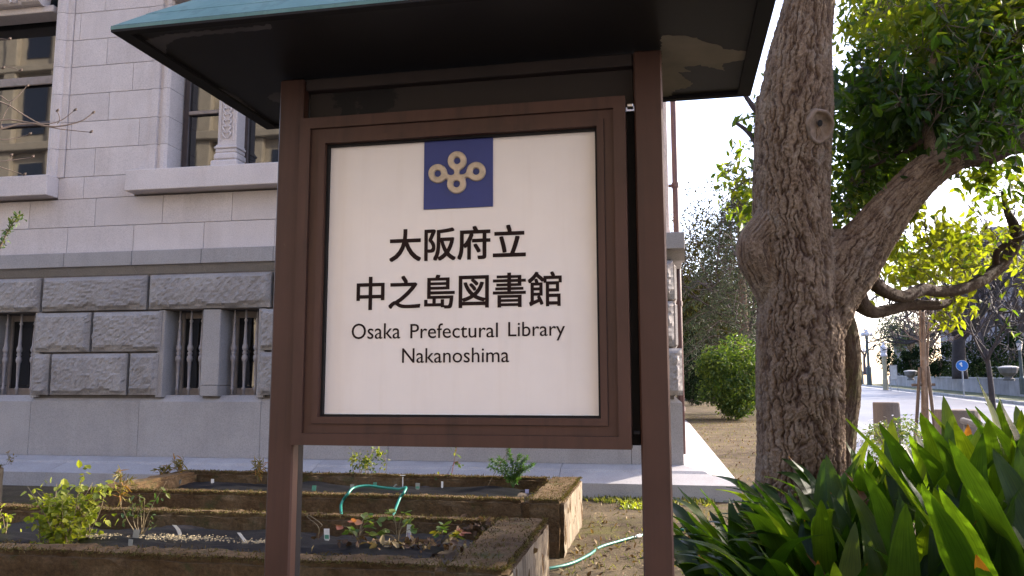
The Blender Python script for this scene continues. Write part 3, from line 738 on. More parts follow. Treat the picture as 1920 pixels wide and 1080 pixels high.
# downpipe at the corner
dp = thing('downpipe', 'red brown drainpipe on the side wall at the library corner', 'drainpipe', (0.35, 12.1, 0))
mb = MB(); mb.tube([(0.345, 12.1, 0.3), (0.345, 12.1, 2.2), (0.345, 12.1, 9.0)], 0.05, 12); mb.build('pipe', M['pipe'], dp, smooth=True)
for z in (0.95, 2.5, 4.3, 5.9, 7.5):
    mb = MB(); mb.tube([(0.345, 12.1, z), (0.345, 12.1, z+0.07)], 0.062, 12); mb.box(0.2, 0.30, 12.07, 12.13, z+0.01, z+0.05); mb.build('bracket', M['pipe'], dp)

# ================================================================== BUILDING ACROSS THE WAY (seen in the window panes)
opp = thing('stone_hall', 'beige stone building across the way, reflected in the library windows', 'building', (-12, -22, 0))
mb = MB(); mb.box(-46, 14, -34, -22.3, 0, 31, 0.05); mb.build('wall', M['beige'], opp)
mb = MB()
for z, d, h in ((0, 0.35, 1.2), (5.2, 0.5, 0.35), (11.2, 0.5, 0.4), (16.2, 0.7, 0.5), (21.5, 0.5, 0.4), (26.5, 0.5, 0.4), (30.2, 1.2, 0.9)): mb.box(-46.1, 14.1, -22.29-0.01, -22.29+d, z, z+h, 0.04)
mb.build('cornice', M['beige'], opp)
pm = MB().box(0, 0.9, 0, 0.4, 0, 4.8, 0.05).mesh('pilaster', M['beige'])
wm = MB().box(0, 1.7, 0, 0.05, 0, 3.2).mesh('window', M['glass'])
for k in range(16):
    for z in (0.0, 5.8, 11.4):
        pass
    for z in (1.2, 6.0, 11.7, 16.8, 21.95):
        inst('pilaster', pm, opp, (-29.5+k*3.5, -0.29, z), scale=(1, 1, 1.0 if z < 2 else 1.08))
        if k < 15: inst('window', wm, opp, (-29.5+k*3.5+1.35, -0.30+0.02, z+0.6))

# ================================================================== THE SIGN
SRZ = R_(-1.18)
sign = thing('library_sign', 'roofed brown metal library notice board with cream panel and green copper roof', 'sign', (-1.370, 2.795, 0), SRZ)
def spart(name, boxes, mat, parent=None, b=0.004, smooth=False):
    m = MB()
    for q in boxes: m.box(*q, b)
    return m.build(name, mat, parent or sign, world=False)
for x in (0.0, 1.363):
    spart('post', [(x-0.05, x+0.05, 0, 0.052, -0.1, 2.529)], M['brown'], b=0.006); spart('post_shade_side', [(x-0.046, x+0.046, 0.052, 0.1, -0.1, 2.5285)], M['dark_gap'], b=0.004)  # rear half of each post coloured dark in place of shade
    m = MB(); m.box(x-0.11, x+0.11, -0.06, 0.16, -0.05, 0.03, 0.01); m.build('foot_plate', M['brown'], sign, world=False)
def ring(x0, x1, z0, z1, w, y0, y1):      # four mitred rails as one frame
    m = MB()
    V = []
    for y in (y0, y1):
        V += [(x0, y, z0), (x1, y, z0), (x1, y, z1), (x0, y, z1), (x0+w, y, z0+w), (x1-w, y, z0+w), (x1-w, y, z1-w), (x0+w, y, z1-w)]
    F = []
    for i in range(4):
        j = (i+1) % 4
        F += [(i, j, 4+j, 4+i), (8+i, 12+i, 12+j, 8+j), (i, 8+i, 8+j, j), (4+i, 4+j, 12+j, 12+i)]
    return m.add(V, F)
fr = ring(0.055, 1.283, 1.132, 2.357, 0.042, -0.030, 0.055).build('frame', M['brown'], sign, world=False)
ring(0.0945, 1.2435, 1.1715, 2.3175, 0.040, -0.018, 0.05).build('frame_step', M['brown'], fr, world=False)
ring(0.132, 1.206, 1.2095, 2.2795, 0.024, -0.026, 0.048).build('frame_lip', M['brown'], fr, world=False)
ring(0.1525, 1.1855, 1.230, 2.259, 0.012, -0.004, 0.046).build('gasket', M['dark_gap'], fr, world=False)
ring(0.0962, 1.2418, 1.1732, 2.3158, 0.0018, -0.0184, 0.01).build('step_shade', M['dark_gap'], fr, world=False)  # flat dark rings painting the shade lines between frame steps
ring(0.1302, 1.2078, 1.2077, 2.2813, 0.0020, -0.0186, 0.01).build('step_shade', M['dark_gap'], fr, world=False)
pan = spart('panel', [(0.158, 1.18, 0.014, 0.040, 1.236, 2.253)], M['panel'], b=0.003)
spart('back_box', [(0.07, 1.3125, 0.0555, 0.098, 1.140, 2.33)], M['dark_gap'])
hd = spart('header_board', [(0.052, 1.311, 0.052, 0.066, 2.345, 2.50)], M['header'])
spart('header_rail', [(0.052, 1.311, 0.012, 0.088, 2.482, 2.5285)], M['rail_shade'])
spart('hinge', [(1.288, 1.310, 0.0, 0.03, 2.325, 2.337)], M['steel'], b=0.002); spart('hinge', [(1.288, 1.310, 0.0, 0.03, 1.18, 1.192)], M['dark_gap'], b=0.002)
m = MB()
xs_ = np.linspace(0.166, 1.172, 90); m.tube(np.stack([xs_, np.full(90, 0.0125), 1.2425+rng.normal(0, 0.0007, 90)], 1), np.clip(0.0022+rng.normal(0, 0.0009, 90), 0.0008, 0.005), 5); m.build('sealant', M['white'], pan, world=False)
# emblem panel
bp = spart('emblem_panel', [(0.537, 0.799, 0.009, 0.0135, 1.990, 2.250)], M['blue'], b=0.0008)
def emblem():
    S = 1/1137*200          # crop pixel to photo pixel
    k = 0.266/ (740*S)       # photo pixels to metres
    cen = [(552, 410), (347, 543), (753, 523), (548, 653)]
    def sdf(X, Y):
        ds = [np.hypot(X-a, Y-b)-101 for a, b in cen]
        def cap(ax, ay, bx, by, r):
            t = np.clip(((X-ax)*(bx-ax)+(Y-ay)*(by-ay))/((bx-ax)**2+(by-ay)**2), 0, 1); return np.hypot(X-ax-t*(bx-ax), Y-ay-t*(by-ay))-r
        ds += [cap(552, 410, 549, 600, 26), cap(347, 543, 549, 606, 22), cap(753, 523, 549, 600, 22)]
        d = ds[0]
        for e in ds[1:]:
            h = np.clip(0.5+0.5*(e-d)/30, 0, 1); d = e*(1-h)+d*h-30*h*(1-h)
        for a, b in cen: d = np.maximum(d, 34-np.hypot(X-a, Y-b))
        return d
    xs = np.arange(236, 870, 5.0); ys = np.arange(296, 772, 5.0)
    X, Y = np.meshgrid(xs, ys, indexing='ij')
    cx, cy = (X[:-1, :-1]+X[1:, 1:])/2, (Y[:-1, :-1]+Y[1:, 1:])/2
    keep = sdf(cx, cy) < 0
    use = {}; pts = []; F = []
    for i, j in zip(*np.where(keep)):
        q = []
        for a, b in ((i, j), (i+1, j), (i+1, j+1), (i, j+1)):
            if (a, b) not in use: use[(a, b)] = len(pts); pts.append([xs[a], ys[b]])
            q.append(use[(a, b)])
        F.append(tuple(q))
    P = np.array(pts)
    cnt = {}
    for f in F:
        for u, v in zip(f, f[1:]+f[:1]): e = (min(u, v), max(u, v)); cnt[e] = cnt.get(e, 0)+1
    bd = sorted({v for e, c in cnt.items() if c == 1 for v in e})
    for _ in range(4):
        B = P[bd]; h = 0.5; d = sdf(B[:, 0], B[:, 1])
        gx_ = (sdf(B[:, 0]+h, B[:, 1])-sdf(B[:, 0]-h, B[:, 1]))/(2*h); gy_ = (sdf(B[:, 0], B[:, 1]+h)-sdf(B[:, 0], B[:, 1]-h))/(2*h)
        gg = np.maximum(gx_**2+gy_**2, 0.25); B = B-np.stack([gx_*d/gg, gy_*d/gg], 1); P[bd] = B
    d = -sdf(P[:, 0], P[:, 1])
    t = np.clip(d/9, 0, 1); y = -0.004-0.005*np.sqrt(1-(1-t)**2)
    rim = np.exp(-((d-13)/6)**2)*0.0012; y = y-rim
    x0, z0 = 560, 540
    xw = 0.668+(P[:, 0]-x0)*S*k; zw = 2.1195-(P[:, 1]-z0)*S*k - (P[:, 0]-x0)*S*k*0.05
    m = MB(); n = len(P)
    V = np.concatenate([np.stack([xw, y+0.0095, zw], 1), np.stack([xw, np.full(n, 0.0085), zw], 1)])
    Fs = [f[::-1] for f in F]
    Fs += [(u, v, v+n, u+n) for (u, v), c in cnt.items() if c == 1]
    m.add(V, F+[q for q in Fs[len(F):]])
    me = m.mesh('emblem', M['bronze'], True)
    bm = bmesh.new(); bm.from_mesh(me); bmesh.ops.recalc_face_normals(bm, faces=bm.faces); bm.to_mesh(me); bm.free()
    return me
inst('emblem', emblem(), bp)
# lettering, 1 mm proud of the panel; heavier strokes come from four slightly shifted layers of each glyph
def glyph(body, weight):
    cu = bpy.data.curves.new('glyph', 'FONT'); cu.body = body; cu.extrude = 0.0006; cu.resolution_u = 4; cu.offset = min(weight, 0.0)
    t = bpy.data.objects.new('glyph', cu); COL.objects.link(t)
    dg = bpy.context.evaluated_depsgraph_get(); me = t.evaluated_get(dg).to_mesh()
    V = np.array([v.co[:] for v in me.vertices]); F = [tuple(p.vertices) for p in me.polygons]
    bpy.data.objects.remove(t); bpy.data.curves.remove(cu); return V, F
def lettering(items, x0, x1, z0, z1, weight, name):
    """items: (text, offset in em)"""
    G_ = [(glyph(t, weight), off, t) for t, off in items]
    pts = np.concatenate([g[0]+[o, 0, 0] for g, o, t in G_]); lo, hi = pts.min(0), pts.max(0); w = max(weight, 0.0)
    lo = lo-[w, w, 0]; hi = hi+[w, w, 0]
    for (V, F), off, t in G_:
        m = MB(); k = 0
        for dx, dz in (((-w, -w), (w, -w), (w, w), (-w, w)) if w > 0 else ((0, 0),)):
            X = x0+(V[:, 0]+off+dx-lo[0])/(hi[0]-lo[0])*(x1-x0); Z = z0+(V[:, 1]+dz-lo[1])/(hi[1]-lo[1])*(z1-z0)
            m.add(np.stack([X, 0.0129-k*0.0002-V[:, 2], Z], 1), F); k += 1
        m.build(name, M['ink'], pan, world=False)
sN = np.array([math.sin(-SRZ), math.cos(SRZ), 0]); sX = np.array([math.cos(SRZ), math.sin(SRZ), 0]); sO = np.array([-1.370, 2.795, 0])
def onsign(px, py, off=0.013):
    d = ray(px, py); t = ((sO-c_o).dot(sN)+off)/d.dot(sN); q = c_o+d*t; return (q-sO).dot(sX), q[2]
def span(l, r, t, b): return onsign(l[0], l[1])[0], onsign(r[0], r[1])[0], onsign(b[0], b[1])[1], onsign(t[0], t[1])[1]
lettering([(c, i) for i, c in enumerate('大阪府立')], *span((729.5, 490), (986, 480), (953, 421), (760, 491)), 0.016, 'character')
lettering([(c, i) for i, c in enumerate('中之島図書館')], *span((668.5, 560), (1053.5, 545), (1005, 509.5), (697, 581.5)), 0.013, 'character')
lettering([('Osaka', 0)], *span((659.5, 620), (750.5, 620), (680, 606.5), (680, 635.8)), 0.0, 'word')
lettering([('Prefectural', 0)], *span((769.5, 620), (933.5, 620), (928, 604.5), (855, 633.6)), 0.0, 'word')
lettering([('Library', 0)], *span((953, 620), (1059.5, 620), (976, 603.5), (1049, 638.5)), 0.0, 'word')
lettering([('Nakanoshima', 0)], *span((754, 670), (954.5, 665), (910, 651.5), (850, 680)), 0.0, 'word')
# roof: hipped, in overlapping copper courses
X0, X1, Y0, Y1, ZB = -0.405, 1.768, -0.510, 0.555, 2.530
roof = bpy.data.objects.new('roof', None); COL.objects.link(roof); roof.parent = sign
i0, zc = 0.0, ZB
def course(i_a, z_a, i_b, z_b, lift):
    m = MB(); V = []
    for i, z in ((i_a, z_a), (i_b, z_b), (i_a, z_a-0.012), (i_b, z_b-0.012)):
        V += [(X0+i, Y0+i, z), (X1-i, Y0+i, z), (X1-i, Y1-i, z), (X0+i, Y1-i, z)]
    F = []
    for k in range(4):
        j = (k+1) % 4; F += [(k, j, 4+j, 4+k), (8+k, 12+k, 12+j, 8+j), (k, 8+k, 8+j, j)]
    m.add(V, F); return m
cs = [(0.0, ZB+0.020, 0.098, ZB+0.112), (0.075, ZB+0.092, 0.205, ZB+0.205), (0.185, ZB+0.192, 0.325, ZB+0.315), (0.305, ZB+0.302, 0.43, ZB+0.41), (0.41, ZB+0.397, 0.526, ZB+0.47)]
for a, z, b, z2 in cs: course(a, z, b, z2, 0).build('roof_sheet', M['copper'], roof, world=False)
m = MB(); m.box(X0+0.5, X1-0.5, Y0+0.49, Y1-0.49, ZB+0.455, ZB+0.50, 0.012); m.build('ridge_cap', M['copper'], roof, world=False)
rim = ring(0, 1, 0, 1, 0.1, 0, 1)
m = MB(); V = []
w = 0.055
for z in (ZB, ZB+0.022):
    V += [(X0+0.001, Y0+0.001, z), (X1-0.001, Y0+0.001, z), (X1-0.001, Y1-0.001, z), (X0+0.001, Y1-0.001, z), (X0+w, Y0+w*0.6, z), (X1-w, Y0+w*0.6, z), (X1-w, Y1-w*0.6, z), (X0+w, Y1-w*0.6, z)]
F = []
for i in range(4):
    j = (i+1) % 4; F += [(i, 4+i, 4+j, j), (8+i, 8+j, 12+j, 12+i), (i, j, 8+j, 8+i), (4+i, 12+i, 12+j, 4+j)]
m.add(V, F); m.build('eaves_trim', M['dark_gap'], roof, world=False)
sf = spart('soffit', [(X0+0.05, X1-0.05, Y0+0.03, Y1-0.03, ZB+0.012, ZB+0.03)], M['soffit'], roof, b=0)
def peel(name, P, mat, n=90, amp=0.012):
    """bare patch where the paint has come away: a ragged thin flake of board"""
    P = np.array(P+[P[0]], float); C = P[:-1].mean(0)
    Q = []
    for a, b in zip(P[:-1], P[1:]):
        k = max(2, int(np.linalg.norm(b-a)/0.011))
        for t in np.arange(k)/k: Q.append(a+(b-a)*t+rng.normal(0, amp*0.28, 2))
    Q = np.array(Q); N = len(Q); m = MB()
    V = [(x, y, ZB+0.0112) for x, y in Q]; m.add(V, [tuple(range(N))])
    me = m.mesh(name, mat); bm = bmesh.new(); bm.from_mesh(me); bmesh.ops.triangulate(bm, faces=bm.faces[:]); bm.to_mesh(me); bm.free()
    for p in me.polygons: pass
    return inst(name, me, sf)
def soff(px, py):
    q = atZ(px, py, ZB+0.0112)-sO; return [q.dot(sX), q.dot(sN)]
peel('peeled_patch', [soff(*p) for p in ((1240, 66), (1285, 66), (1322, 78), (1352, 86), (1356, 92), (1402, 97), (1398, 112), (1355, 120), (1358, 132), (1312, 122), (1280, 126), (1296, 135), (1272, 136), (1300, 158), (1285, 166), (1266, 168), (1255, 182), (1240, 184))], M['peel'])
peel('peeled_patch', [soff(*p) for p in ((272, 78), (300, 66), (380, 58), (508, 46), (512, 54), (420, 62), (330, 72), (312, 84), (310, 104))], M['peel_dark'])
peel('peeled_patch', [soff(*p) for p in ((394, 158), (440, 178), (494, 220), (478, 221), (430, 192))], M['peel_dark'])
peel('peeled_patch', [soff(*p) for p in ((500, 182), (512, 174), (528, 172), (528, 193), (512, 190))], M['peel_dark'])

# ================================================================== PLANTERS
ZPL = 0.45
def trough(label, x0, x1, y0, y1, zt, rim_f, rim_b, rim_l, rim_r, soil_z=0.33):
    t = thing('concrete_planter', label, 'planter', ((x0+x1)/2, (y0+y1)/2, 0), 0, 'old mossy concrete planting troughs')
    def rough(mb_, amp, keep=None):
        V = mb_.verts(); d = np.zeros(len(V))
        for k in range(12):
            q = rng.normal(size=3)*rng.uniform(2, 16); d += np.sin(V @ q + rng.uniform(0, 6))
        V = V + np.stack([np.roll(d, 3), np.roll(d, 7), d], 1)*amp/3.4*0+0
        return V
    def slab(name, a, b, c, d, mat, nx, ny):
        zs = np.linspace(-0.05, zt, 7)
        bm = bmesh.new(); bmesh.ops.create_cube(bm, size=1)
        for v in bm.verts: v.co = Vector((a+(v.co.x+0.5)*(b-a), c+(v.co.y+0.5)*(d-c), -0.08+(v.co.z+0.5)*(zt+0.08)))
        bmesh.ops.bevel(bm, geom=[e for e in bm.edges if max(v.co.z for v in e.verts) > zt-0.01], offset=0.03, segments=2, affect='EDGES')
        L_ = b-a; D_ = d-c
        for axis, ln in ((0, L_), (1, D_), (2, zt)):
            n = int(ln/0.06)
            for k in range(1, n):
                p = [a, c, 0]; p[axis] += ln*k/n; no = [0, 0, 0]; no[axis] = 1
                bmesh.ops.bisect_plane(bm, geom=bm.verts[:]+bm.edges[:]+bm.faces[:], plane_co=p, plane_no=no)
        bm.normal_update()
        V = np.array([v.co[:] for v in bm.verts]); N = np.array([v.normal[:] for v in bm.verts]); dsp = np.zeros(len(V))
        for k in range(22):
            q = rng.normal(size=3)*rng.uniform(6, 60); dsp += np.sin(V @ q+rng.uniform(0, 6))*rng.uniform(0.4, 1)
        dsp = dsp*0.0021 + rng.normal(0, 0.0022, len(V))
        V = V+N*dsp[:, None]
        for v, p in zip(bm.verts, V): v.co = p
        me = bpy.data.meshes.new(name); bm.to_mesh(me); bm.free(); me.materials.append(mat)
        o = bpy.data.objects.new(name, me); COL.objects.link(o); o.parent = t
        me.transform(Matrix.Translation(-Vector(t.location)))
        return o
    slab('front_wall', x0, x1-rim_r, y0, y0+rim_f, M['mossy'], 0, 0); slab('back_wall', x0, x1-rim_r, y1-rim_b, y1, M['mossy'], 0, 0)
    slab('end_wall', x0, x0+rim_l, y0+rim_f, y1-rim_b, M['mossy'], 0, 0)
    slab('end_wall', x1-rim_r, x1, y0, y1, M['mossy'], 0, 0)
    # streaked facing on the right end
    n1, n2 = 22, 10
    Yg, Zg = np.meshgrid(np.linspace(y0+0.03, y1-0.03, n1), np.linspace(-0.05, zt-0.035, n2), indexing='ij')
    Xg = x1+0.006+rng.normal(0, 0.0025, Yg.shape)+0.006*np.sin(Yg*31)*0.4
    m = MB(); m.grid(np.stack([Xg, Yg, Zg], -1)); m.build('end_facing', M['endwall'], t)
    nx, ny = int((x1-x0)/0.07), int((y1-y0)/0.07)
    Xg, Yg = np.meshgrid(np.linspace(x0+rim_l-0.02, x1-rim_r+0.02, nx), np.linspace(y0+rim_f-0.02, y1-rim_b+0.02, ny), indexing='ij')
    Zg = soil_z+0.012*np.sin(Xg*7)+0.012*np.sin(Yg*11+Xg*4)+rng.normal(0, 0.006, Xg.shape)
    m = MB(); m.grid(np.stack([Xg, Yg, Zg], -1)); m.f = [f[::-1] for f in m.f]; m.build('soil', M['soil'], t, smooth=True)
    # sheet of black mulch film with wrinkles
    Xg, Yg = np.meshgrid(np.linspace(x0+rim_l+0.05, x1-rim_r-0.22, nx*2), np.linspace(y0+rim_f+0.10, y1-rim_b-0.16, ny), indexing='ij')
    Zg = soil_z+0.032+0.012*np.sin(Xg*7)+0.012*np.sin(Yg*11+Xg*4)+0.006*np.sin(Yg*60+Xg*9)+0.004*np.sin(Yg*95-Xg*14)
    m = MB(); m.grid(np.stack([Xg, Yg, Zg], -1)); m.f = [f[::-1] for f in m.f]; m.build('mulch_film', M['film'], t, smooth=True)
    fuzz(t, x0, x1, y0, y1, zt, rim_f, rim_b, rim_r, int((x1-x0)*420))
    return t
XE = -0.742
def fuzz(t, x0, x1, y0, y1, zt, rf, rb, rr, n):
    e = []
    def line(xa, xb, ya, yb, k): e.append(np.stack([rng.uniform(xa, xb, k), rng.uniform(ya, yb, k), np.full(k, zt-0.004)], 1))
    line(x0, x1, y0, y0+rf, n); line(x0, x1, y0-0.004, y0+0.03, n); line(x0, x1-rr, y1-rb, y1, n); line(x0, x1-rr, y1-rb, y1-rb+0.02, n//2); line(x1-rr, x1, y0, y1, n//2); line(x1-0.02, x1, y0, y1, n//3)
    P = np.concatenate(e); d = np.maximum(np.abs(P[:, 0]*3+np.sin(P[:, 1]*9)) % 1.0, 0.0)
    o = foliage('moss_fuzz', P, 0.022, M['moss'], t, droop=-0.45, flat=0.2, wid=0.22, spread=1.0); return o
trough('front planting trough with strawberry plants and a bright green shrub', -5.4, XE, 3.98, 5.50, ZPL, 0.22, 0.16, 0.25, 0.34)
trough('back planting trough with a fern and rose stems nearest the wall', -4.98, XE, 6.36, 7.95, ZPL, 0.16, 0.14, 0.25, 0.30)
trough('dark end of a planting trough at the far left edge', -10.4, -7.30, 6.6, 8.1, ZPL, 0.16, 0.14, 0.25, 0.3)
SZ = 0.365
def chips(cx_, cy_, rx, ry, n, label):
    pts = np.stack([rng.normal(cx_, rx, n), rng.normal(cy_, ry, n), np.full(n, SZ+0.01)], 1)
    m = MB()
    for p in pts:
        s = rng.uniform(0.004, 0.011); a = rng.uniform(0, 3.1)
        c, q = math.cos(a)*s, math.sin(a)*s; h = rng.uniform(0.001, 0.004)
        z = SZ+0.012+rng.uniform(0, 0.012)
        m.add([(p[0]-c, p[1]-q, z), (p[0]+q*0.5, p[1]-c*0.5, z), (p[0]+c, p[1]+q, z+h), (p[0]-q*0.5, p[1]+c*0.5, z+h), (p[0], p[1], z+h+0.003)], [(0, 1, 4), (1, 2, 4), (2, 3, 4), (3, 0, 4)])
    o = m.build('wood_chips', M['chips'], None, kind='stuff'); return tag(o, label, 'wood chips')
q = atZ(340, 1014, SZ); chips(q[0], q[1], 0.2, 0.045, 420, 'pale wood chips spilled on black film beside the curved tag')
q = atZ(185, 1010, SZ); chips(q[0], q[1], 0.09, 0.04, 150, 'pale wood chips at the foot of the bright green shrub')
q = atZ(480, 1022, SZ); chips(q[0], q[1], 0.06, 0.03, 90, 'pale wood chips on black film beside the left sign post')

# ---- plants
def plant(name, label, cat, base, stems, mat, leaf, group=None, stem_r=0.004, n_leaf=10, leaf_kw={}, along=(0.35, 1.0), jitter=0.03, stem_mat=None):
    """stems: list of point lists (offsets from base)"""
    t = thing(name, label, cat, base, 0, group)
    sm = MB(); C = []; A = []
    b = np.asarray(base, float)
    for st in stems:
        P = curve_pts([b+np.asarray(p, float) for p in st], 9); sm.tube(P, np.linspace(stem_r, stem_r*0.45, 9), 5)
        for _ in range(n_leaf):
            u = rng.uniform(*along)*8; i = min(int(u), 7); f = u-i
            C.append(P[i]*(1-f)+P[i+1]*f+rng.normal(0, jitter, 3)); A.append((P[-1]-P[0])*0.4)
    sm.build('stem', stem_mat or M['stem'], t, smooth=True)
    foliage('foliage', np.array(C), leaf, mat, t, axis=None, **leaf_kw)
    return t
def fan(n, h, w, wy=None, lean=0.0, base=0.04):
    wy = w*0.6 if wy is None else wy; out = []
    for k in range(n):
        x, y = rng.uniform(-w, w), rng.uniform(-wy, wy); hh = h*rng.uniform(0.65, 1.05)
        b0 = np.array([rng.uniform(-base, base), rng.uniform(-base, base), -0.02])
        out.append([b0, b0+np.array([x*0.3, y*0.3, hh*0.5]), np.array([x+lean, y, hh])])
    return out
b = atZ(112, 1012, SZ)
plant('green_shrub', 'bright yellow green leafy shrub at the left of the front trough', 'shrub', b, fan(26, 0.34, 0.28, 0.2, base=0.14)+[[(0.0, 0, 0), (0.1, 0, 0.25), (0.14, 0, 0.42)], [(0.02, 0, 0), (0.16, 0, 0.2), (0.28, 0, 0.33)]], M['lime'], 0.05, n_leaf=26, leaf_kw=dict(droop=0.1, wid=0.75, flat=0.65), jitter=0.035, along=(0.1, 1.0))
b = atZ(5, 1000, SZ)
plant('green_shrub', 'sprig of bright green leaves cut by the left photo edge above the front trough', 'shrub', b, fan(4, 0.16, 0.06), M['lime'], 0.045, n_leaf=8, leaf_kw=dict(wid=0.7), jitter=0.03)
b = atZ(262, 1008, SZ)
plant('leggy_plant', 'leggy bare stemmed plant beside clear tags in the front trough', 'plant', b, [[(0, 0, 0), (-0.02, 0, 0.08), (-0.03, 0.01, 0.2)], [(0.01, 0, 0), (0.05, 0, 0.15), (0.16, 0.02, 0.36)], [(0, 0, 0), (0.02, 0, 0.1), (0.02, 0, 0.25)], [(-0.01, 0, 0), (-0.09, 0, 0.1), (-0.13, 0, 0.17)], [(0, 0, 0), (0.04, 0, 0.05), (0.07, 0, 0.11)], [(0, 0, 0), (-0.05, 0, 0.1), (-0.08, 0.02, 0.22)], [(0.01, 0.01, 0), (0.0, 0, 0.14), (-0.02, 0, 0.28)]], M['herb'], 0.042, n_leaf=7, leaf_kw=dict(wid=0.5), along=(0.75, 1.0), jitter=0.022)
for px, py, h, lab in ((225, 960, 0.33, 'brown tipped tufted weed growing at the left end of the back trough'), (305, 903, 0.16, 'low tuft of narrow yellow green leaves in the back trough'), (338, 902, 0.22, 'taller tuft of narrow leaves beside two tags in the back trough'), (483, 905, 0.24, 'narrow leaved tuft beside the left sign post in the back trough')):
    b = atZ(px, py, SZ)
    t = thing('narrow_leaf_plant', lab, 'plant', b, 0, 'narrow leaved tufts in the back trough')
    sm = MB(); C = []; A = []
    for k in range(3):
        e = np.array([rng.uniform(-0.06, 0.06), rng.uniform(-0.04, 0.04), h*rng.uniform(0.75, 1.0)]); P = curve_pts([b, b+e*[0.3, 0.3, 0.55], b+e], 6); sm.tube(P, 0.0028, 5)
        for u in (2, 3, 4, 5):
            for j in range(7): C.append(P[u]+rng.normal(0, 0.006, 3))
    sm.build('stem', M['stem'], t); foliage('foliage', C, 0.075, M['ochre'], t, wid=0.16, droop=0.1, fold=0.1, flat=0.3, spread=1.0)
for px, py, h, lab in ((18, 868, 0.14, 'dry seed heads standing in the far left trough'), (55, 905, 0.3, 'thin dry flower stalk right of the far left trough')):
    b = atZ(px, py, 0.38 if px < 30 else 0.0)
    plant('dry_stalk', lab, 'plant', b, fan(3, h, 0.08, 0.03), M['ochre'], 0.045, n_leaf=9, leaf_kw=dict(wid=0.25, droop=0.0), along=(0.4, 1.0), jitter=0.012, stem_r=0.0025)
b = atZ(690, 903, SZ)
plant('rose_bush', 'thin stemmed rose bush with bright leaf clusters behind the hose', 'bush', b, fan(13, 0.34, 0.22, 0.16, base=0.15), M['herb'], 0.034, n_leaf=13, leaf_kw=dict(wid=0.62), along=(0.55, 1.0), jitter=0.026, stem_r=0.0032)
foliage('foliage', np.concatenate([cloud(b+np.array([-0.13, -0.05, 0.23]), (0.05, 0.04, 0.05), 36), cloud(b+np.array([0.0, -0.05, 0.2]), (0.055, 0.04, 0.055), 40), cloud(b+np.array([0.13, -0.05, 0.3]), (0.045, 0.04, 0.05), 30)]), 0.042, M['lime'], bpy.data.objects['rose_bush'], wid=0.65)
b = atZ(843, 908, SZ)
plant('rose_bush', 'single reddish rose stem with few leaves in the middle of the back trough', 'bush', b, [[(0, 0, 0), (0.03, 0, 0.15), (0.07, 0, 0.36)], [(0, 0, 0), (0.01, 0, 0.06), (-0.02, 0, 0.1)], [(0, 0, 0), (-0.06, 0, 0.05), (-0.12, 0, 0.075)], [(0.03, 0, 0.18), (0.06, 0, 0.22), (0.11, 0, 0.2)]], M['herb'], 0.04, n_leaf=6, leaf_kw=dict(wid=0.6), along=(0.8, 1.0), jitter=0.015, stem_r=0.004, stem_mat=M['red_leaf'])
# feathery fern
b = atZ(962, 915, SZ)
t = thing('feathery_fern', 'soft feathery green fern at the right of the back trough', 'fern', b)
for k, (dx, dz) in enumerate([(-0.2, 0.26), (-0.12, 0.28), (-0.03, 0.36), (0.06, 0.30), (0.13, 0.28), (0.19, 0.22), (-0.22, 0.2), (0.10, 0.2)]):
    P = curve_pts([b, b+np.array([dx*0.35, 0, dz*0.6]), b+np.array([dx, rng.uniform(-0.06, 0.06), dz])], 14)
    m = MB(); m.tube(P, 0.0025, 4); T = [0.3]*m.n; C = []
    for i in range(3, 14): C += [P[i]+rng.normal(0, 0.004, 3) for _ in range(16)]
    T2 = leaves(m, np.array(C), 0.04, wid=0.14, droop=-0.1, flat=0.2, axis=(P[-1]-P[0])*1.0); o = m.build('frond', M['fern'], t); set_tone(o, np.concatenate([T, T2]))
b = atZ(912, 916, SZ)
plant('bare_stalk', 'long leaning bare stalk between the rose stem and the fern', 'plant', b, [[(0, 0, 0), (0.1, 0, 0.18), (0.28, 0, 0.46)]], M['ochre'], 0.02, n_leaf=4, stem_r=0.0035, jitter=0.004)
# strawberry plants: every leaf its own part
def leaflet_mesh(name, mat, wid=0.8):
    n = 8; V = [(0, 0, 0)]
    us = np.linspace(0, 1, n)
    X = []
    for u in us:
        w = wid*0.5*math.sin(math.pi*min(1, u**0.8*0.97+0.03))**0.8
        X.append([(-w, u, 0.12*w+0.02*math.sin(u*9)), (-w*0.5, u, 0.02), (0, u, -0.03*math.sin(u*3)), (w*0.5, u, 0.02), (w, u, 0.12*w-0.02*math.sin(u*8))])
    m = MB(); m.grid(np.array(X)); return m.mesh(name, mat, True)
lf = {k: leaflet_mesh('leaf', M[k]) for k in ('herb_single', 'yellowed', 'red_leaf')}
def strawberry(label, px, py, w, h, n, kinds):
    b = atZ(px, py, SZ); t = thing('strawberry_plant', label, 'plant', b, 0, 'strawberry plants in the front trough')
    sm = MB()
    for k in range(n):
        a = rng.uniform(0, 2*math.pi); rr = w*math.sqrt(rng.uniform(0.05, 1)); hh = h*rng.uniform(0.25, 1.0)
        e = np.array([rr*math.cos(a), rr*math.sin(a)*0.7, hh])
        P = curve_pts([b, b+e*[0.35, 0.35, 0.75], b+e], 6); sm.tube(P, 0.0018, 4)
        mat = kinds[k % len(kinds)]
        for j in range(3):
            yaw = a-math.pi/2+(j-1)*1.35+rng.normal(0, 0.25)
            inst('leaf', lf[mat], t, e, (rng.normal(0.1, 0.4), rng.normal(0, 0.4), yaw), rng.uniform(0.038, 0.062))
    sm.build('stem', M['stem'], t)
strawberry('low strawberry plant with a reddened leaf right of the white green tag', 672, 1020, 0.13, 0.17, 13, ['herb_single']*5+['red_leaf'])
strawberry('strawberry plant with a tall lit leaf at the lilac tag', 745, 1018, 0.13, 0.19, 11, ['herb_single']*6)
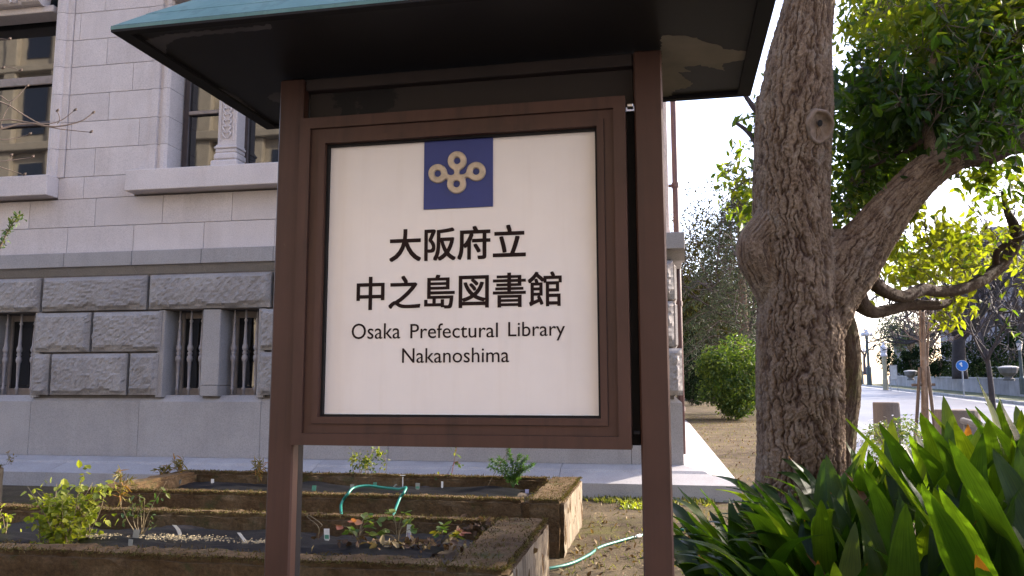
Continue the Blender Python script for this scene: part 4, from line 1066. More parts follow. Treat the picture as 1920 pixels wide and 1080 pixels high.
strawberry('strawberry plant with yellowed and reddish leaves nearest the right rim', 828, 1020, 0.13, 0.13, 13, ['herb_single', 'yellowed', 'herb_single', 'red_leaf', 'herb_single'])
# dead leaves lying in the trough
q = atZ(780, 1024, SZ+0.02); P = np.stack([rng.normal(q[0], 0.26, 150), rng.normal(q[1], 0.05, 150), SZ+0.02+rng.uniform(0, 0.03, 150)], 1)
o = foliage('dead_leaves', P, 0.05, M['litter'], None, wid=0.6, droop=0.0, flat=0.4); tag(o, 'brown curled dead leaves around the strawberry plants', 'dead leaves')
q = atZ(900, 990, SZ+0.03); P = np.stack([rng.normal(q[0], 0.05, 60), rng.normal(q[1], 0.06, 60), SZ+0.03+rng.uniform(0, 0.05, 60)], 1)
o = foliage('dead_leaves', P, 0.055, M['litter'], None, wid=0.6, droop=0.0, flat=0.3, tone=0.15); tag(o, 'small heap of dark brown dead leaves against the right rim', 'dead leaves')
# plant tags
def tag_obj(label, px, py, z, w, h, mat, lean=0.0, yaw=0.0, printm=None, curve=0.0, clear=False):
    b = atZ(px, py, z-0.005); w, h = w*0.8, h*0.88
    t = thing('plant_tag', label, 'plant tag', b, yaw, 'plastic plant tags in the troughs')
    n = 6; X = []
    for k in range(n+1):
        u = k/n; ww = w*(0.5 if u > 0.12 else 0.32); X.append([(-ww+lean*u*h+curve*u*u, -0.05*u*h*0, u*h), (ww+lean*u*h+curve*u*u, 0, u*h)])
    X = np.array(X); m = MB(); m.grid(X); m.grid(X+np.array([0, 0.0015, 0])); m.build('tag_blade', mat, t, world=False)
    if printm is not None:
        m = MB(); Y = X[1:4].copy() if printm != 'top' else X[3:6].copy(); c = Y.mean(1, keepdims=True); Y = c+(Y-c)*0.75; Y[..., 1] -= 0.0012; m.grid(Y)
        m.build('tag_print', M['tag_green'] if printm != 'lines' else M['tag_blue'], t, world=False)
    return t
T1, T2 = 'back trough', 'front trough'
tag_obj('short white tag left of its pair under the tufted weed in the back trough', 325, 908, SZ, 0.045, 0.05, M['white'])
tag_obj('small bent greyish tag at the foot of the taller tuft in the back trough', 336, 908, SZ, 0.03, 0.05, M['clear'], 0.3)
tag_obj('upright white tag standing alone left of the sign post in the back trough', 398, 910, SZ, 0.04, 0.07, M['white'])
tag_obj('green printed tag just right of the left sign post', 588, 921, SZ, 0.05, 0.06, M['tag_green'], 0.1, 0.2)
tag_obj('pale tag at the left end of the hose bend', 661, 917, SZ, 0.05, 0.05, M['clear'], -0.1)
tag_obj('green tag behind the hose in the rose bush', 703, 914, SZ, 0.045, 0.055, M['tag_green'])
tag_obj('pale strip leaning beside the hose end', 734, 918, SZ, 0.025, 0.06, M['clear'], 0.9)
tag_obj('thin white T shaped marker above the hose', 755, 914, SZ, 0.012, 0.115, M['white'])
q = atZ(755, 914, SZ); m = MB(); m.box(-0.025, 0.025, -0.004, -0.001, 0.112, 0.118); m.build('crossbar', M['white'], [o for o in bpy.data.objects if o.name.startswith('plant_tag') and o.parent is None][-1], world=False)
tag_obj('square pale green tag right of the hose', 783, 918, SZ, 0.055, 0.07, M['clear'], 0, 0, 'g')
tag_obj('narrow white tag at the foot of the reddish rose stem', 829, 915, SZ, 0.025, 0.07, M['white'])
tag_obj('lilac tag at the foot of the feathery fern', 988, 925, SZ, 0.045, 0.04, M['tag_blue'])
tag_obj('upper clear plastic tag at the leggy plant in the front trough', 253, 1016, SZ, 0.05, 0.085, M['clear'], 0.1, 0.2)
tag_obj('lower clear plastic tag leaning at the leggy plant in the front trough', 244, 1026, SZ, 0.05, 0.055, M['clear'], 0.05, -0.3)
tag_obj('curved white tag bent to the left on black film in the front trough', 337, 1004, SZ, 0.035, 0.075, M['white'], 0.0, 0.0, None, -0.045)
tag_obj('white tag with green print standing beside the left sign post', 613, 1014, SZ, 0.045, 0.085, M['white'], -0.06, 0.1, 'g')
tag_obj('tall lilac white tag under a lit strawberry leaf', 765, 1014, SZ, 0.04, 0.115, M['white'], 0.08, -0.1, 'lines')
tag_obj('broken white tag lying flat near the left sign post', 462, 1018, SZ, 0.03, 0.07, M['white'], -0.9)
# thin wire loop standing in the front trough
q = atZ(598, 985, 0.45); b = atZ(596, 1000, SZ)
w = thing('wire_loop', 'thin pale wire loop behind the white tag in the front trough', 'wire', b)
P = np.array([atD(596, 1012, 4.9), atD(597, 988, 4.9), atD(577, 970, 5.0), atD(581, 967, 5.0), atD(603, 983, 4.9), atD(600, 989, 4.9)]); m = MB(); m.tube(curve_pts(P, 40), 0.0022, 5); m.build('wire', M['stem'], w)

# ================================================================== HOSE
hz = 0.017
P = [np.array(p, float) for p in (
    [-4.2, 5.9, hz], [-3.4, 6.15, hz], [-2.9, 5.93, hz+0.02])]
P += [np.append(atD(628, 975, 5.95)[:2], 0.28), atY(640, 945, 6.31), atY(652, 926, 6.33), atY(664, 914.5, 6.42), atY(690, 911, 6.50), atY(722, 915, 6.52), atY(748, 917, 6.50), atY(761, 914, 6.44), atY(757, 924, 6.34), atY(748, 938, 6.31), np.append(atD(728, 970, 6.0)[:2], 0.26), np.append(atD(715, 990, 5.85)[:2], 0.06)]
P += [np.array([-1.6, 5.75, hz]), np.array([-1.15, 5.68, hz]), atZ(1028, 1066, hz), atZ(1072, 1056, hz), atZ(1105, 1040, hz), atZ(1125, 1026, hz), atZ(1160, 1015, hz), atZ(1205, 1003, hz), np.append(atZ(1262, 990, hz)[:2], hz), np.array([0.75, 6.9, hz+0.02]), np.array([1.2, 7.3, hz])]
hose = thing('garden_hose', 'green garden hose looped over the back trough and trailing across the ground', 'hose', (-1.0, 5.9, 0))
m = MB(); HP = curve_pts(P, 260); m.tube(HP, 0.0112, 9); m.build('tube', M['hose'], hose, smooth=True)
qh = atZ(1193, 1005, hz); i = int(np.argmin(np.linalg.norm(HP-qh, axis=1))); m = MB(); m.tube(HP[i-1:i+2], 0.014, 10); m.build('coupling', M['white'], hose, smooth=True)

# ================================================================== THE CAMPHOR TREE
DT = 5.3
def PT(x, y, D=DT): return atD(x, y, D)
def sk(*pts):          # (px, py, D, width in photo px) -> centres and radii
    return np.array([PT(x, y, D) for x, y, D, w in pts]), np.array([w/2/FPX*D for x, y, D, w in pts])
tb = np.array([*PT(1498, 900)[:2], 0.2])
tree = thing('camphor_tree', 'big evergreen tree with furrowed trunk, round cut scar and spreading limbs beside the sign', 'tree', tb)
limbs = {}
limbs['trunk'] = sk((1497, 1120, DT, 190), (1497, 1000, DT, 172), (1498, 900, DT, 160), (1500, 790, DT, 158), (1500, 700, DT, 160), (1499, 620, DT, 156), (1496, 540, DT, 150), (1490, 460, DT, 138), (1487, 380, DT, 132), (1488, 290, DT, 134), (1491, 200, DT, 136), (1500, 110, DT, 118), (1515, 20, DT, 94), (1532, -90, DT, 84))
upper = {}
upper['top'] = sk((1529, -60, DT, 85), (1545, -260, 5.35, 74), (1560, -480, 5.5, 60), (1590, -760, 5.6, 40))
upper['limb'] = sk((1940, 254, DT+.25, 54), (1990, 240, DT+0.36, 50), (2120, 190, DT+0.6, 44), (2350, 60, DT+1.0, 32), (2550, -140, DT+1.5, 22))
limbs['knob'] = sk((1468, 380, DT, 70), (1442, 420, DT-0.02, 66), (1418, 452, DT-0.03, 66), (1416, 480, DT-0.03, 70), (1434, 520, DT-0.02, 66), (1460, 580, DT, 60))
limbs['shoulder'] = sk((1440, 180, DT+0.1, 44), (1436, 300, DT+0.1, 46), (1436, 400, DT+0.08, 50), (1448, 470, DT+0.05, 56))
limbs['limb'] = sk((1520, 640, DT, 110), (1548, 560, DT, 116), (1592, 494, DT, 112), (1638, 434, DT-0.02, 90), (1682, 380, DT-0.05, 76), (1726, 334, DT-0.05, 70), (1760, 308, DT-0.03, 66), (1785, 298, DT, 58))
outer = {'limb': sk((1762, 306, DT-0.02, 64), (1790, 292, DT, 58), (1820, 284, DT+0.05, 58), (1850, 284, DT+0.1, 54), (1885, 268, DT+0.15, 52), (1925, 262, DT+0.22, 46), (1960, 250, DT+0.3, 50))}
limbs['crotch'] = sk((1535, 520, DT-0.03, 90), (1562, 475, DT-0.02, 70), (1585, 450, DT, 60))
limbs['buttress'] = sk((1560, 560, DT+0.25, 60), (1578, 640, DT+0.28, 66), (1580, 720, DT+0.28, 66), (1570, 800, DT+0.25, 70), (1555, 900, DT+0.2, 80))
lower = {}
lower['b1'] = sk((1585, 470, DT, 46), (1620, 508, DT+0.1, 31), (1650, 540, DT+0.25, 26), (1692, 556, DT+0.45, 23), (1730, 543, DT+0.6, 24), (1765, 547, DT+0.75, 21), (1810, 540, DT+0.9, 22), (1858, 514, DT+1.1, 24), (1890, 480, DT+1.25, 25), (1905, 447, DT+1.3, 22), (1900, 420, DT+1.35, 18), (1888, 395, DT+1.4, 13), (1880, 360, DT+1.5, 9))
lower['b1twig'] = sk((1868, 500, DT+1.15, 14), (1868, 475, DT+1.1, 12), (1884, 460, DT+1.1, 11), (1898, 452, DT+1.1, 11), (1925, 442, DT+1.1, 9), (1990, 400, DT+1.2, 7))
lower['b2'] = sk((1570, 520, DT+0.1, 60), (1602, 552, DT+0.2, 42), (1616, 572, DT+0.3, 32), (1640, 586, DT+0.45, 23), (1672, 580, DT+0.6, 21), (1706, 572, DT+0.8, 21), (1760, 572, DT+1.0, 18), (1790, 560, DT+1.1, 12))
lower['up'] = sk((1752, 318, DT, 34), (1746, 280, DT, 24), (1738, 230, DT+0.05, 20), (1742, 160, DT+0.1, 16), (1760, 60, DT+0.2, 12))
lower['spur'] = sk((1730, 262, DT, 12), (1700, 285, DT+0.1, 10), (1660, 300, DT+0.3, 8), (1600, 330, DT+0.5, 6))
lower['left'] = sk((1452, 330, DT+0.3, 16), (1430, 290, DT+0.6, 13), (1405, 250, DT+0.9, 10), (1380, 230, DT+1.2, 7))
lower['top'] = sk((1455, 245, DT+0.3, 16), (1420, 210, DT+0.5, 12), (1398, 180, DT+0.8, 9), (1370, 140, DT+1.1, 6))
def worley(u, v, su, sv, per, seed):
    """plates: F2-F1 on a jittered grid, periodic in u with `per` cells"""
    r = np.random.default_rng(seed); T = 512
    jx = r.uniform(0.1, 0.9, (T, T)); jy = r.uniform(0.05, 0.95, (T, T))
    x = u/su; y = v/sv; ix = np.floor(x).astype(int); iy = np.floor(y).astype(int)
    f1 = np.full(len(u), 9.0); f2 = np.full(len(u), 9.0)
    for a in (-1, 0, 1):
        for b in (-1, 0, 1):
            cx_, cy_ = ix+a, iy+b
            px_, py_ = cx_+jx[cx_ % per % T, cy_ % T], cy_+jy[cx_ % per % T, cy_ % T]
            d = np.hypot(x-px_, (y-py_)*1.0); m = d < f1
            f2 = np.where(m, f1, np.minimum(f2, d)); f1 = np.where(m, d, f1)
    return f2-f1
def bark_mesh(name, chains, voxel, mat, depth, cell, smooth_it=6):
    mb = MB()
    for P, r in chains:
        n = max(12, int(len(P)*5)); Q = curve_pts(P, n); rr = np.interp(np.linspace(0, len(r)-1, n), np.arange(len(r)), r); mb.tube(Q, rr, 24)
    me = mb.mesh(name, mat, True); o = bpy.data.objects.new(name, me); COL.objects.link(o)
    md = o.modifiers.new('r', 'REMESH'); md.mode = 'VOXEL'; md.voxel_size = voxel; md.use_smooth_shade = True
    ms = o.modifiers.new('s', 'SMOOTH'); ms.iterations = smooth_it; ms.factor = 0.6
    dg = bpy.context.evaluated_depsgraph_get(); me2 = bpy.data.meshes.new_from_object(o.evaluated_get(dg))
    o.modifiers.clear(); o.data = me2; bpy.data.meshes.remove(me)
    nv = len(me2.vertices); V = np.empty(nv*3); me2.vertices.foreach_get('co', V); V = V.reshape(-1, 3)
    N = np.empty(nv*3); me2.vertices.foreach_get('normal', N); N = N.reshape(-1, 3)
    # nearest chain: coordinates along and around it
    best = np.full(nv, 1e9); U = np.zeros(nv); L = np.zeros(nv); RR = np.full(nv, 0.1); cid = np.zeros(nv, int)
    for ci, (P, r) in enumerate(chains):
        n = len(P)*6; Q = curve_pts(P, n); rr = np.interp(np.linspace(0, len(r)-1, n), np.arange(len(r)), r)
        s = np.concatenate([[0], np.cumsum(np.linalg.norm(np.diff(Q, axis=0), axis=1))])
        T = np.gradient(Q, axis=0); T /= np.linalg.norm(T, axis=1)[:, None]
        for c0 in range(0, nv, 20000):
            W = V[c0:c0+20000]; d = np.linalg.norm(W[:, None]-Q[None], axis=2); q = d/np.maximum(rr, 0.01)[None]
            i = q.argmin(1); dd = q[np.arange(len(W)), i]
            a = np.cross(T[i], [0.02, -1.0, 0.03]); a /= np.linalg.norm(a, axis=1)[:, None]; b = np.cross(T[i], a)
            e = W-Q[i]; ang = np.arctan2((e*b).sum(1), (e*a).sum(1)); l = s[i]+(e*T[i]).sum(1)
            m = dd < best[c0:c0+20000]
            idx = np.arange(c0, min(c0+20000, nv))[m]
            best[idx] = dd[m]; U[idx] = ang[m]; L[idx] = l[m]; RR[idx] = rr[i][m]; cid[idx] = ci
    Rm = 0.28
    per = int(round(2*math.pi*Rm/cell)); su = 2*math.pi/per
    u = U+0.05*np.sin(L*5+cid)+0.022*np.sin(L*17+U*2)+0.02*np.sin(L*43+U*3)+0.014*np.sin(L*97+U*5); v = L+0.02*np.sin(U*5)+0.012*np.sin(U*17+L*9)
    scale = np.clip(RR/Rm, 0.12, 1.2)
    def vn(a_, b_, per_, seed):          # smooth lattice noise, periodic in a_
        r_ = np.random.default_rng(seed).random((256, 512)); i0 = np.floor(a_).astype(int); j0 = np.floor(b_).astype(int)
        fa, fb = a_-i0, b_-j0; fa = fa*fa*(3-2*fa); fb = fb*fb*(3-2*fb)
        g_ = lambda i, j: r_[(i % per_) % 256, j % 512]
        return (g_(i0, j0)*(1-fa)+g_(i0+1, j0)*fa)*(1-fb)+(g_(i0, j0+1)*(1-fa)+g_(i0+1, j0+1)*fa)*fb
    ua = (u+math.pi*2+cid*0.7)*Rm; vb = v+40; cc = 2*math.pi*Rm
    def ridge(cu, cv, seed, wd):
        p_ = int(round(cc/cu)); a_ = ua/(cc/p_); wv = vn(a_*1.7, vb/(cv*0.3), int(p_*1.7)+1, seed+50)-0.5
        n_ = 0.72*vn(a_+0.35*wv, vb/cv, p_, seed)+0.28*vn(a_*2+0.3*wv, vb/(cv*0.45), 2*p_, seed+9)
        return 1-np.clip(np.abs(n_-0.5)/wd, 0, 1)
    crack = ridge(cell*1.25, cell*6.5, 3, 0.105)**0.8
    crack2 = ridge(cell*0.62, cell*2.6, 21, 0.10)
    w3 = worley(u+math.pi*2+cid*0.4+su*0.25*(vn(ua/0.03, vb/0.02, 60, 77)-0.5), v+50, su*0.5, cell*1.1, per*2, 9)
    crack3 = 1-np.clip((w3-0.02)/0.22, 0, 1)
    grain = vn(ua/0.011, vb/0.02, 160, 31)-0.5
    low = 0.5*np.sin(U*3+L*3)+0.4*np.sin(U*7-L*5)+0.5*np.sin(V[:, 0]*19+V[:, 2]*11)*np.sin(V[:, 1]*17)
    rough = np.zeros(nv)
    for k in range(14):
        q = rng.normal(size=3)*rng.uniform(30, 150); rough += np.sin(V @ q+rng.uniform(0, 6))
    disp = -depth*crack - depth*0.40*crack2 - depth*0.22*crack3 + grain*0.004 + low*0.006*np.clip(RR/0.2, 0, 1) + rough*0.0007
    disp *= np.clip(scale*1.25, 0.25, 1.0)
    V = V+N*disp[:, None]
    me2.vertices.foreach_set('co', V.ravel().astype(np.float32)); me2.update()
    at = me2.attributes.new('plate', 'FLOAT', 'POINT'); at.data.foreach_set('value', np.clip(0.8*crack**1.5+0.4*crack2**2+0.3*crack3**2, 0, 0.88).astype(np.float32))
    Mi = np.array(rootmat(tree).inverted()); me2.transform(Matrix(Mi.tolist())); o.parent = tree
    return o
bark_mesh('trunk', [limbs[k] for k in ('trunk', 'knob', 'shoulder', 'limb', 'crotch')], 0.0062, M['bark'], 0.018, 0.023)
bark_mesh('branch', [outer['limb']], 0.0085, M['bark_dark_shaded'], 0.016, 0.03, 3)  # outer limb coloured dark in place of leaf shade
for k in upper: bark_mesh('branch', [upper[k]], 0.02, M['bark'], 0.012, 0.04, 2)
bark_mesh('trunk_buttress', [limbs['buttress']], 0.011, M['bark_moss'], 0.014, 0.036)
for k in ('b1', 'b1twig', 'b2', 'up', 'spur', 'left', 'top'): bark_mesh('branch', [lower[k]], 0.0085, M['bark_dark_shaded'] if k != 'up' else M['bark'], 0.012, 0.03, 3)
# pruning scar
kc = PT(1534, 236, DT) ; tow = c_o-kc; tow /= np.linalg.norm(tow); nrm = tow+0.42*c_r+0.05*c_u; nrm /= np.linalg.norm(nrm)
kc = PT(1537, 237, DT-0.232)
ax1 = np.cross([0, 0, 1.0], nrm); ax1 /= np.linalg.norm(ax1); ax2 = np.cross(nrm, ax1)
m = MB(); rings = []
prof = [(0.0, -0.004), (0.25, -0.010), (0.5, -0.006), (0.72, -0.004), (0.78, 0.002), (0.86, 0.016), (0.96, 0.020), (1.06, 0.006), (1.14, -0.04), (1.20, -0.14)]
n = 44; a = np.linspace(0, 2*math.pi, n, endpoint=False)
for r, h in prof:
    wob = 1+0.05*np.sin(a*3+1)+0.03*np.sin(a*7); rings.append(kc+(np.cos(a)*0.083*r*wob)[:, None]*ax1+(np.sin(a)*0.105*r*wob)[:, None]*ax2+(h+rng.normal(0, 0.0016, n)*(r > 0.1))[:, None]*nrm)
X = np.array(rings+[]); X = np.concatenate([X, X[:, :1]], 1); m.grid(X); m.build('cut_scar', M['scar'], tree, smooth=True)
m = MB(); m.lathe((0, 0, 0), [(0.001, 0), (0.016, 0.001), (0.017, 0.004), (0.012, 0.006)], 9)
V = m.verts(); W = kc+nrm*0.0-ax2*(-0.02)+V[:, :1]*ax1+V[:, 1:2]*1.3*ax2+V[:, 2:]*nrm*0.4
m.v = [W]; m.build('rot_hole', M['dark_gap'], tree)

# twigs and leaves: clusters spread through the crown
CL = []     # centre, radius, leaves, tone with the crown's sun and shade painted in
def poly_sample(poly, n):
    P = np.array(poly, float); lo, hi = P.min(0), P.max(0); out = []
    while len(out) < n:
        q = rng.uniform(lo, hi); c = False
        for (x1, y1), (x2, y2) in zip(P, np.roll(P, -1, 0)):
            if (y1 > q[1]) != (y2 > q[1]) and q[0] < (x2-x1)*(q[1]-y1)/(y2-y1)+x1: c = not c
        if c: out.append(q)
    return out
# the near mass over the limb, its low boughs, the thin sprays behind the trunk
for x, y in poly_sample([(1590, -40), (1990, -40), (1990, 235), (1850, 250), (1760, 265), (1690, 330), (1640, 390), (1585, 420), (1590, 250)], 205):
    CL.append((PT(x, y, rng.uniform(5.7 if x < 1640 else 5.3, 8.2)), rng.uniform(0.14, 0.26), 60, 0.25+0.55*(y < 130 and x < 1990)*rng.uniform(0.5, 1)))  # top clusters toned paler in place of sunlight
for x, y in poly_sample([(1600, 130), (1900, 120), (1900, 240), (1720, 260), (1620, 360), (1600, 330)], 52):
    CL.append((PT(x, y, rng.uniform(5.6 if x < 1650 else 5.0, 6.6)), rng.uniform(0.14, 0.26), 46, 0.12))  # inner mass toned dark in place of shade
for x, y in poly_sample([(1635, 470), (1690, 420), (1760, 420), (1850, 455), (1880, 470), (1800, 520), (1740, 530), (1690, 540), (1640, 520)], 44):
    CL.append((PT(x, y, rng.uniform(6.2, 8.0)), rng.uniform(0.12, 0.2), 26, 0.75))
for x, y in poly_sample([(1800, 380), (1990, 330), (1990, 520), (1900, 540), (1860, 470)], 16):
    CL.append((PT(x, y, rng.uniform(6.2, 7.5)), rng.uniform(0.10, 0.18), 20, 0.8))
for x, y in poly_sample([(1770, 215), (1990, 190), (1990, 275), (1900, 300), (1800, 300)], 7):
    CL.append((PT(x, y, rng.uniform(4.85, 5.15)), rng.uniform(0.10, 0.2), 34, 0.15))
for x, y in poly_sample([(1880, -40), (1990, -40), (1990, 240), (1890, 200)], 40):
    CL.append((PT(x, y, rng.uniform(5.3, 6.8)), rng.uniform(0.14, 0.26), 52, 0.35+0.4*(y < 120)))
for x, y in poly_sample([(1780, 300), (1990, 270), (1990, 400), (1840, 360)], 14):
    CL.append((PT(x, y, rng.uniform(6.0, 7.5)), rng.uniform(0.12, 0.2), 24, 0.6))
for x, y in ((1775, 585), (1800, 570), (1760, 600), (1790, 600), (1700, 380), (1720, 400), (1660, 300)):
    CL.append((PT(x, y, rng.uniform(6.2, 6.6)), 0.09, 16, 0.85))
for x, y in poly_sample([(1350, 300), (1420, 260), (1440, 420), (1400, 430), (1365, 380)], 15):
    CL.append((PT(x, y, rng.uniform(6.3, 7.6)), rng.uniform(0.10, 0.18), 20, 0.6))
for x, y in poly_sample([(1395, 180), (1450, 180), (1450, 300), (1410, 260)], 8):
    CL.append((PT(x, y, rng.uniform(6.0, 6.6)), rng.uniform(0.08, 0.14), 16, 0.45))
for x, y in poly_sample([(1560, 440), (1610, 400), (1620, 280), (1570, 280)], 14):
    CL.append((PT(x, y, rng.uniform(5.9, 6.6)), rng.uniform(0.08, 0.14), 18, 0.7))
# the rest of the crown, above and to the right of the picture
for _ in range(260):
    d = rand_dirs(1)[0]; r = rng.uniform(0.35, 1)**0.6
    p = np.array([3.4, 6.9, 5.9]) + d*r*np.array([4.0, 3.3, 2.5])
    q = p-c_o; dep = q.dot(c_f); px_, py_ = 960+FPX*q.dot(c_r)/max(dep, .1), 540-FPX*q.dot(c_u)/max(dep, .1)
    if dep > 0.3 and -250 < px_ < 2020 and py_ > -60: continue
    if dep > 0.3 and px_ < 1500 and py_ > -700: continue
    if (p-np.array([1.9, 6.3, 3.2])).dot(sd) > 0.4: continue
    CL.append((p, rng.uniform(0.3, 0.5), 60, 0.35))
for _ in range(75):          # unseen leaf clusters added along the sun rays to shade the leaf bed
    p = np.array([rng.uniform(0.2, 1.7), rng.uniform(2.7, 5.2), rng.uniform(0.3, 0.85)])+sd*rng.uniform(2.0, 5.5)+rng.normal(0, 0.1, 3)
    q = p-c_o; dep = q.dot(c_f); px_ = 960+FPX*q.dot(c_r)/dep
    if px_ < 2020 or p[2] < 1.5: continue
    CL.append((p, rng.uniform(0.22, 0.36), 52, 0.4))
for _ in range(120):  # more unseen clusters added along the sun rays to shade the sign posts
    p = np.array([rng.uniform(-2.0, 0.2), rng.uniform(2.7, 3.4), rng.uniform(0.1, 2.3)])+sd*rng.uniform(5.6, 8.5)
    q = p-c_o; dep = q.dot(c_f); px_ = 960+FPX*q.dot(c_r)/dep
    if px_ < 2020: continue
    CL.append((p, rng.uniform(0.22, 0.36), 54, 0.4))
allP = np.concatenate([curve_pts(P, 40) for P, r in list(limbs.values())[:1]+[limbs['limb'], outer['limb']]+[upper[k] for k in upper]+[lower[k] for k in lower]])
allP = allP[allP[:, 2] > 1.9]
C = []; TN = []; SZ_ = []; tw = MB()
CL.sort(key=lambda q: np.linalg.norm(allP-q[0], axis=1).min())
nodes = allP.copy()
for c, r, n, t in CL:
    dn_ = np.linalg.norm(nodes-c, axis=1); i = np.argmin(dn_); p0 = nodes[i]
    nodes = np.concatenate([nodes, [c]])
    mid = (p0+c)/2+rng.normal(0, 0.08*np.linalg.norm(c-p0), 3)
    P = curve_pts([p0, mid, c], 7); ln = np.linalg.norm(c-p0)
    tw.tube(P, np.linspace(min(0.004+0.005*ln, 0.022), 0.0028, 7), 5)
    subs = [c+rng.normal(0, r*0.6, 3) for _ in range(5)]
    for s in subs: tw.tube(np.array([P[5], (P[5]+s)/2+rng.normal(0, 0.02, 3), s]), [0.0035, 0.0025, 0.0015], 4)
    pts = np.concatenate([np.array(subs)[rng.integers(0, 5, n)]+rng.normal(0, r*0.33, (n, 3))])
    C.append(pts); TN += [t]*n
tw.build('twigs', M['twig'], tree, kind='stuff')
C = np.concatenate(C); LS = 0.09*np.repeat(rng.uniform(0.7, 1.3, len(CL)), [q[2] for q in CL])
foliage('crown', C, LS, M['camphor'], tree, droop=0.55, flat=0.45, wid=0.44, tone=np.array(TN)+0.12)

# ================================================================== ASPIDISTRA CLUMPS
def aspid_mesh(L, W, pet, bend, twist, mat, fold=0.18, n=12):
    """petiole then a long pointed blade; +Y is the way it arches"""
    us = np.linspace(0, 1, n+1); ang = np.cumsum(np.concatenate([[0.10], np.full(n, bend/n)*(0.4+1.2*us[1:])]))
    seg = L/n; y = 0.02; z = pet; rows = []; al = []; ac = []
    for k, u in enumerate(us):
        w = W*0.5*(math.sin(math.pi*min(1, (u*0.93+0.035))**0.72))**0.85 if u < 0.999 else 0.0015
        a = ang[k]; tw_ = twist*u
        nx, nz = math.cos(tw_), math.sin(tw_)
        f = fold*w
        for s in (-1, -0.5, 0, 0.5, 1):
            up = abs(s)*f + 0.004*math.sin(u*16+s*3)*abs(s)
            ac.append(s); rows.append((s*w*nx, y+up*-math.cos(a)+s*w*nz*0.5, z+up*math.sin(a)+s*w*nz*0.3)); al.append(u)
        y += seg*math.sin(a); z += seg*math.cos(a)
    m = MB(); m.grid(np.array(rows).reshape(n+1, 5, 3))
    b0 = m.n; m.tube([(0, 0, -0.05), (0, 0.006, pet*0.5), (0, 0.02, pet+0.03)], [0.0055, 0.004, 0.004], 5); al += [0]*(m.n-b0); ac += [0]*(m.n-b0)
    me = m.mesh('leaf', mat, True); at = me.attributes.new('along', 'FLOAT', 'POINT'); at.data.foreach_set('value', np.array(al, dtype=np.float32))
    at = me.attributes.new('across', 'FLOAT', 'POINT'); at.data.foreach_set('value', np.array(ac, dtype=np.float32))
    return me
AM = [aspid_mesh(L, W*0.95, p, b, t, M['aspid']) for L, W, p, b, t in ((0.46, 0.105, 0.30, 0.25, 0.2), (0.50, 0.115, 0.34, 0.35, -0.3), (0.42, 0.10, 0.26, 0.5, 0.4), (0.48, 0.11, 0.30, 0.15, -0.15), (0.40, 0.095, 0.22, 0.9, 0.3), (0.52, 0.12, 0.36, 0.3, 0.6))]
AA = [aspid_mesh(L, W, p, b, t, M['aspid']) for L, W, p, b, t in ((0.50, 0.105, 0.20, 1.5, 0.3), (0.46, 0.10, 0.22, 1.9, -0.3), (0.54, 0.11, 0.24, 1.2, 0.2), (0.44, 0.095, 0.18, 2.2, 0.5))]
AD = [aspid_mesh(0.34, 0.05, 0.25, 1.5, 1.2, M['aspid_dead'], 0.5), aspid_mesh(0.36, 0.06, 0.28, 0.6, 0.8, M['aspid_dead'], 0.4)]
def gz(x, y): return float(ground_z(x, y))
def clump(label, spots, group='aspidistra clumps round the tree'):
    c = np.mean([s[:2] for s in spots], 0)
    t = thing('aspidistra', label, 'plant', (c[0], c[1], gz(*c)), 0, group)
    for x, y, me, rz, tilt, s in spots:
        inst('leaf', me, t, (x-c[0], y-c[1], gz(x, y)-0.02-gz(*c)), (-tilt, rng.normal(0, 0.10), rz), s)
    return t
def scatter(n, box, keep, meshes, tilt, s, rzf):
    out = []; tries = 0
    while len(out) < n and tries < 40000:
        tries += 1
        x, y = rng.uniform(box[0], box[1]), rng.uniform(box[2], box[3])
        if not keep(x, y): continue
        me = meshes[rng.integers(len(meshes))]; out.append((x, y, me, rzf(x, y), max(0, rng.normal(tilt, 0.10)), rng.uniform(*s)))
    return out
TX, TY = float(tb[0]), float(tb[1])
def not_trunk(x, y): return math.hypot(x-TX, y-TY) > 0.42
rnd_rz = lambda x, y: rng.uniform(-math.pi, math.pi)
sp = scatter(290, (0.62, 2.6, 3.0, 5.0), lambda x, y: not_trunk(x, y) and x > 0.52+0.10*(y-2.7) and x < 0.75+0.42*y-0.2 and x > 0.165*y+0.02, AM, 0.24, (0.68, 0.98), rnd_rz)
sp = [q[:5]+(q[5]*(1.0+0.34*min(1, max(0, (q[0]/q[1]-0.27)/0.12))),) for q in sp]
sp += [(1.36, 3.22, AM[1], 2.2, 0.05, 1.22), (1.42, 3.32, AM[3], -0.9, 0.06, 1.20), (1.46, 3.5, AM[5], 0.7, 0.05, 1.24), (0.86, 3.3, AM[3], 3.0, 0.08, 1.10), (1.02, 3.25, AM[0], -0.2, 0.06, 1.14)]
sp += scatter(7, (0.8, 1.9, 3.0, 4.6), not_trunk, AD, 0.2, (0.8, 1.1), rnd_rz)
clump('large clump of upright broad glossy leaves right of the trunk, tips glowing yellow green', sp)
sp = scatter(165, (0.30, 1.15, 3.5, 4.95), lambda x, y: not_trunk(x, y) and x > 0.30 and x < 0.62+0.30*(y-3.5), AA+[AM[4], AM[2]], 0.30, (0.85, 1.15), lambda x, y: rng.normal(1.35, 0.95))
sp += scatter(6, (0.35, 0.9, 3.5, 4.6), not_trunk, AD, 0.5, (0.8, 1.0), lambda x, y: rng.normal(1.0, 0.8))
clump('dark arching strap leaved clump between the right sign post and the trunk', sp)
sp = scatter(75, (1.2, 3.2, 5.0, 6.6), lambda x, y: not_trunk(x, y) and x > 0.25*y-0.05, AM, 0.2, (0.75, 1.0), rnd_rz)
clump('upright leaves standing behind the large clump beyond the trunk', sp)

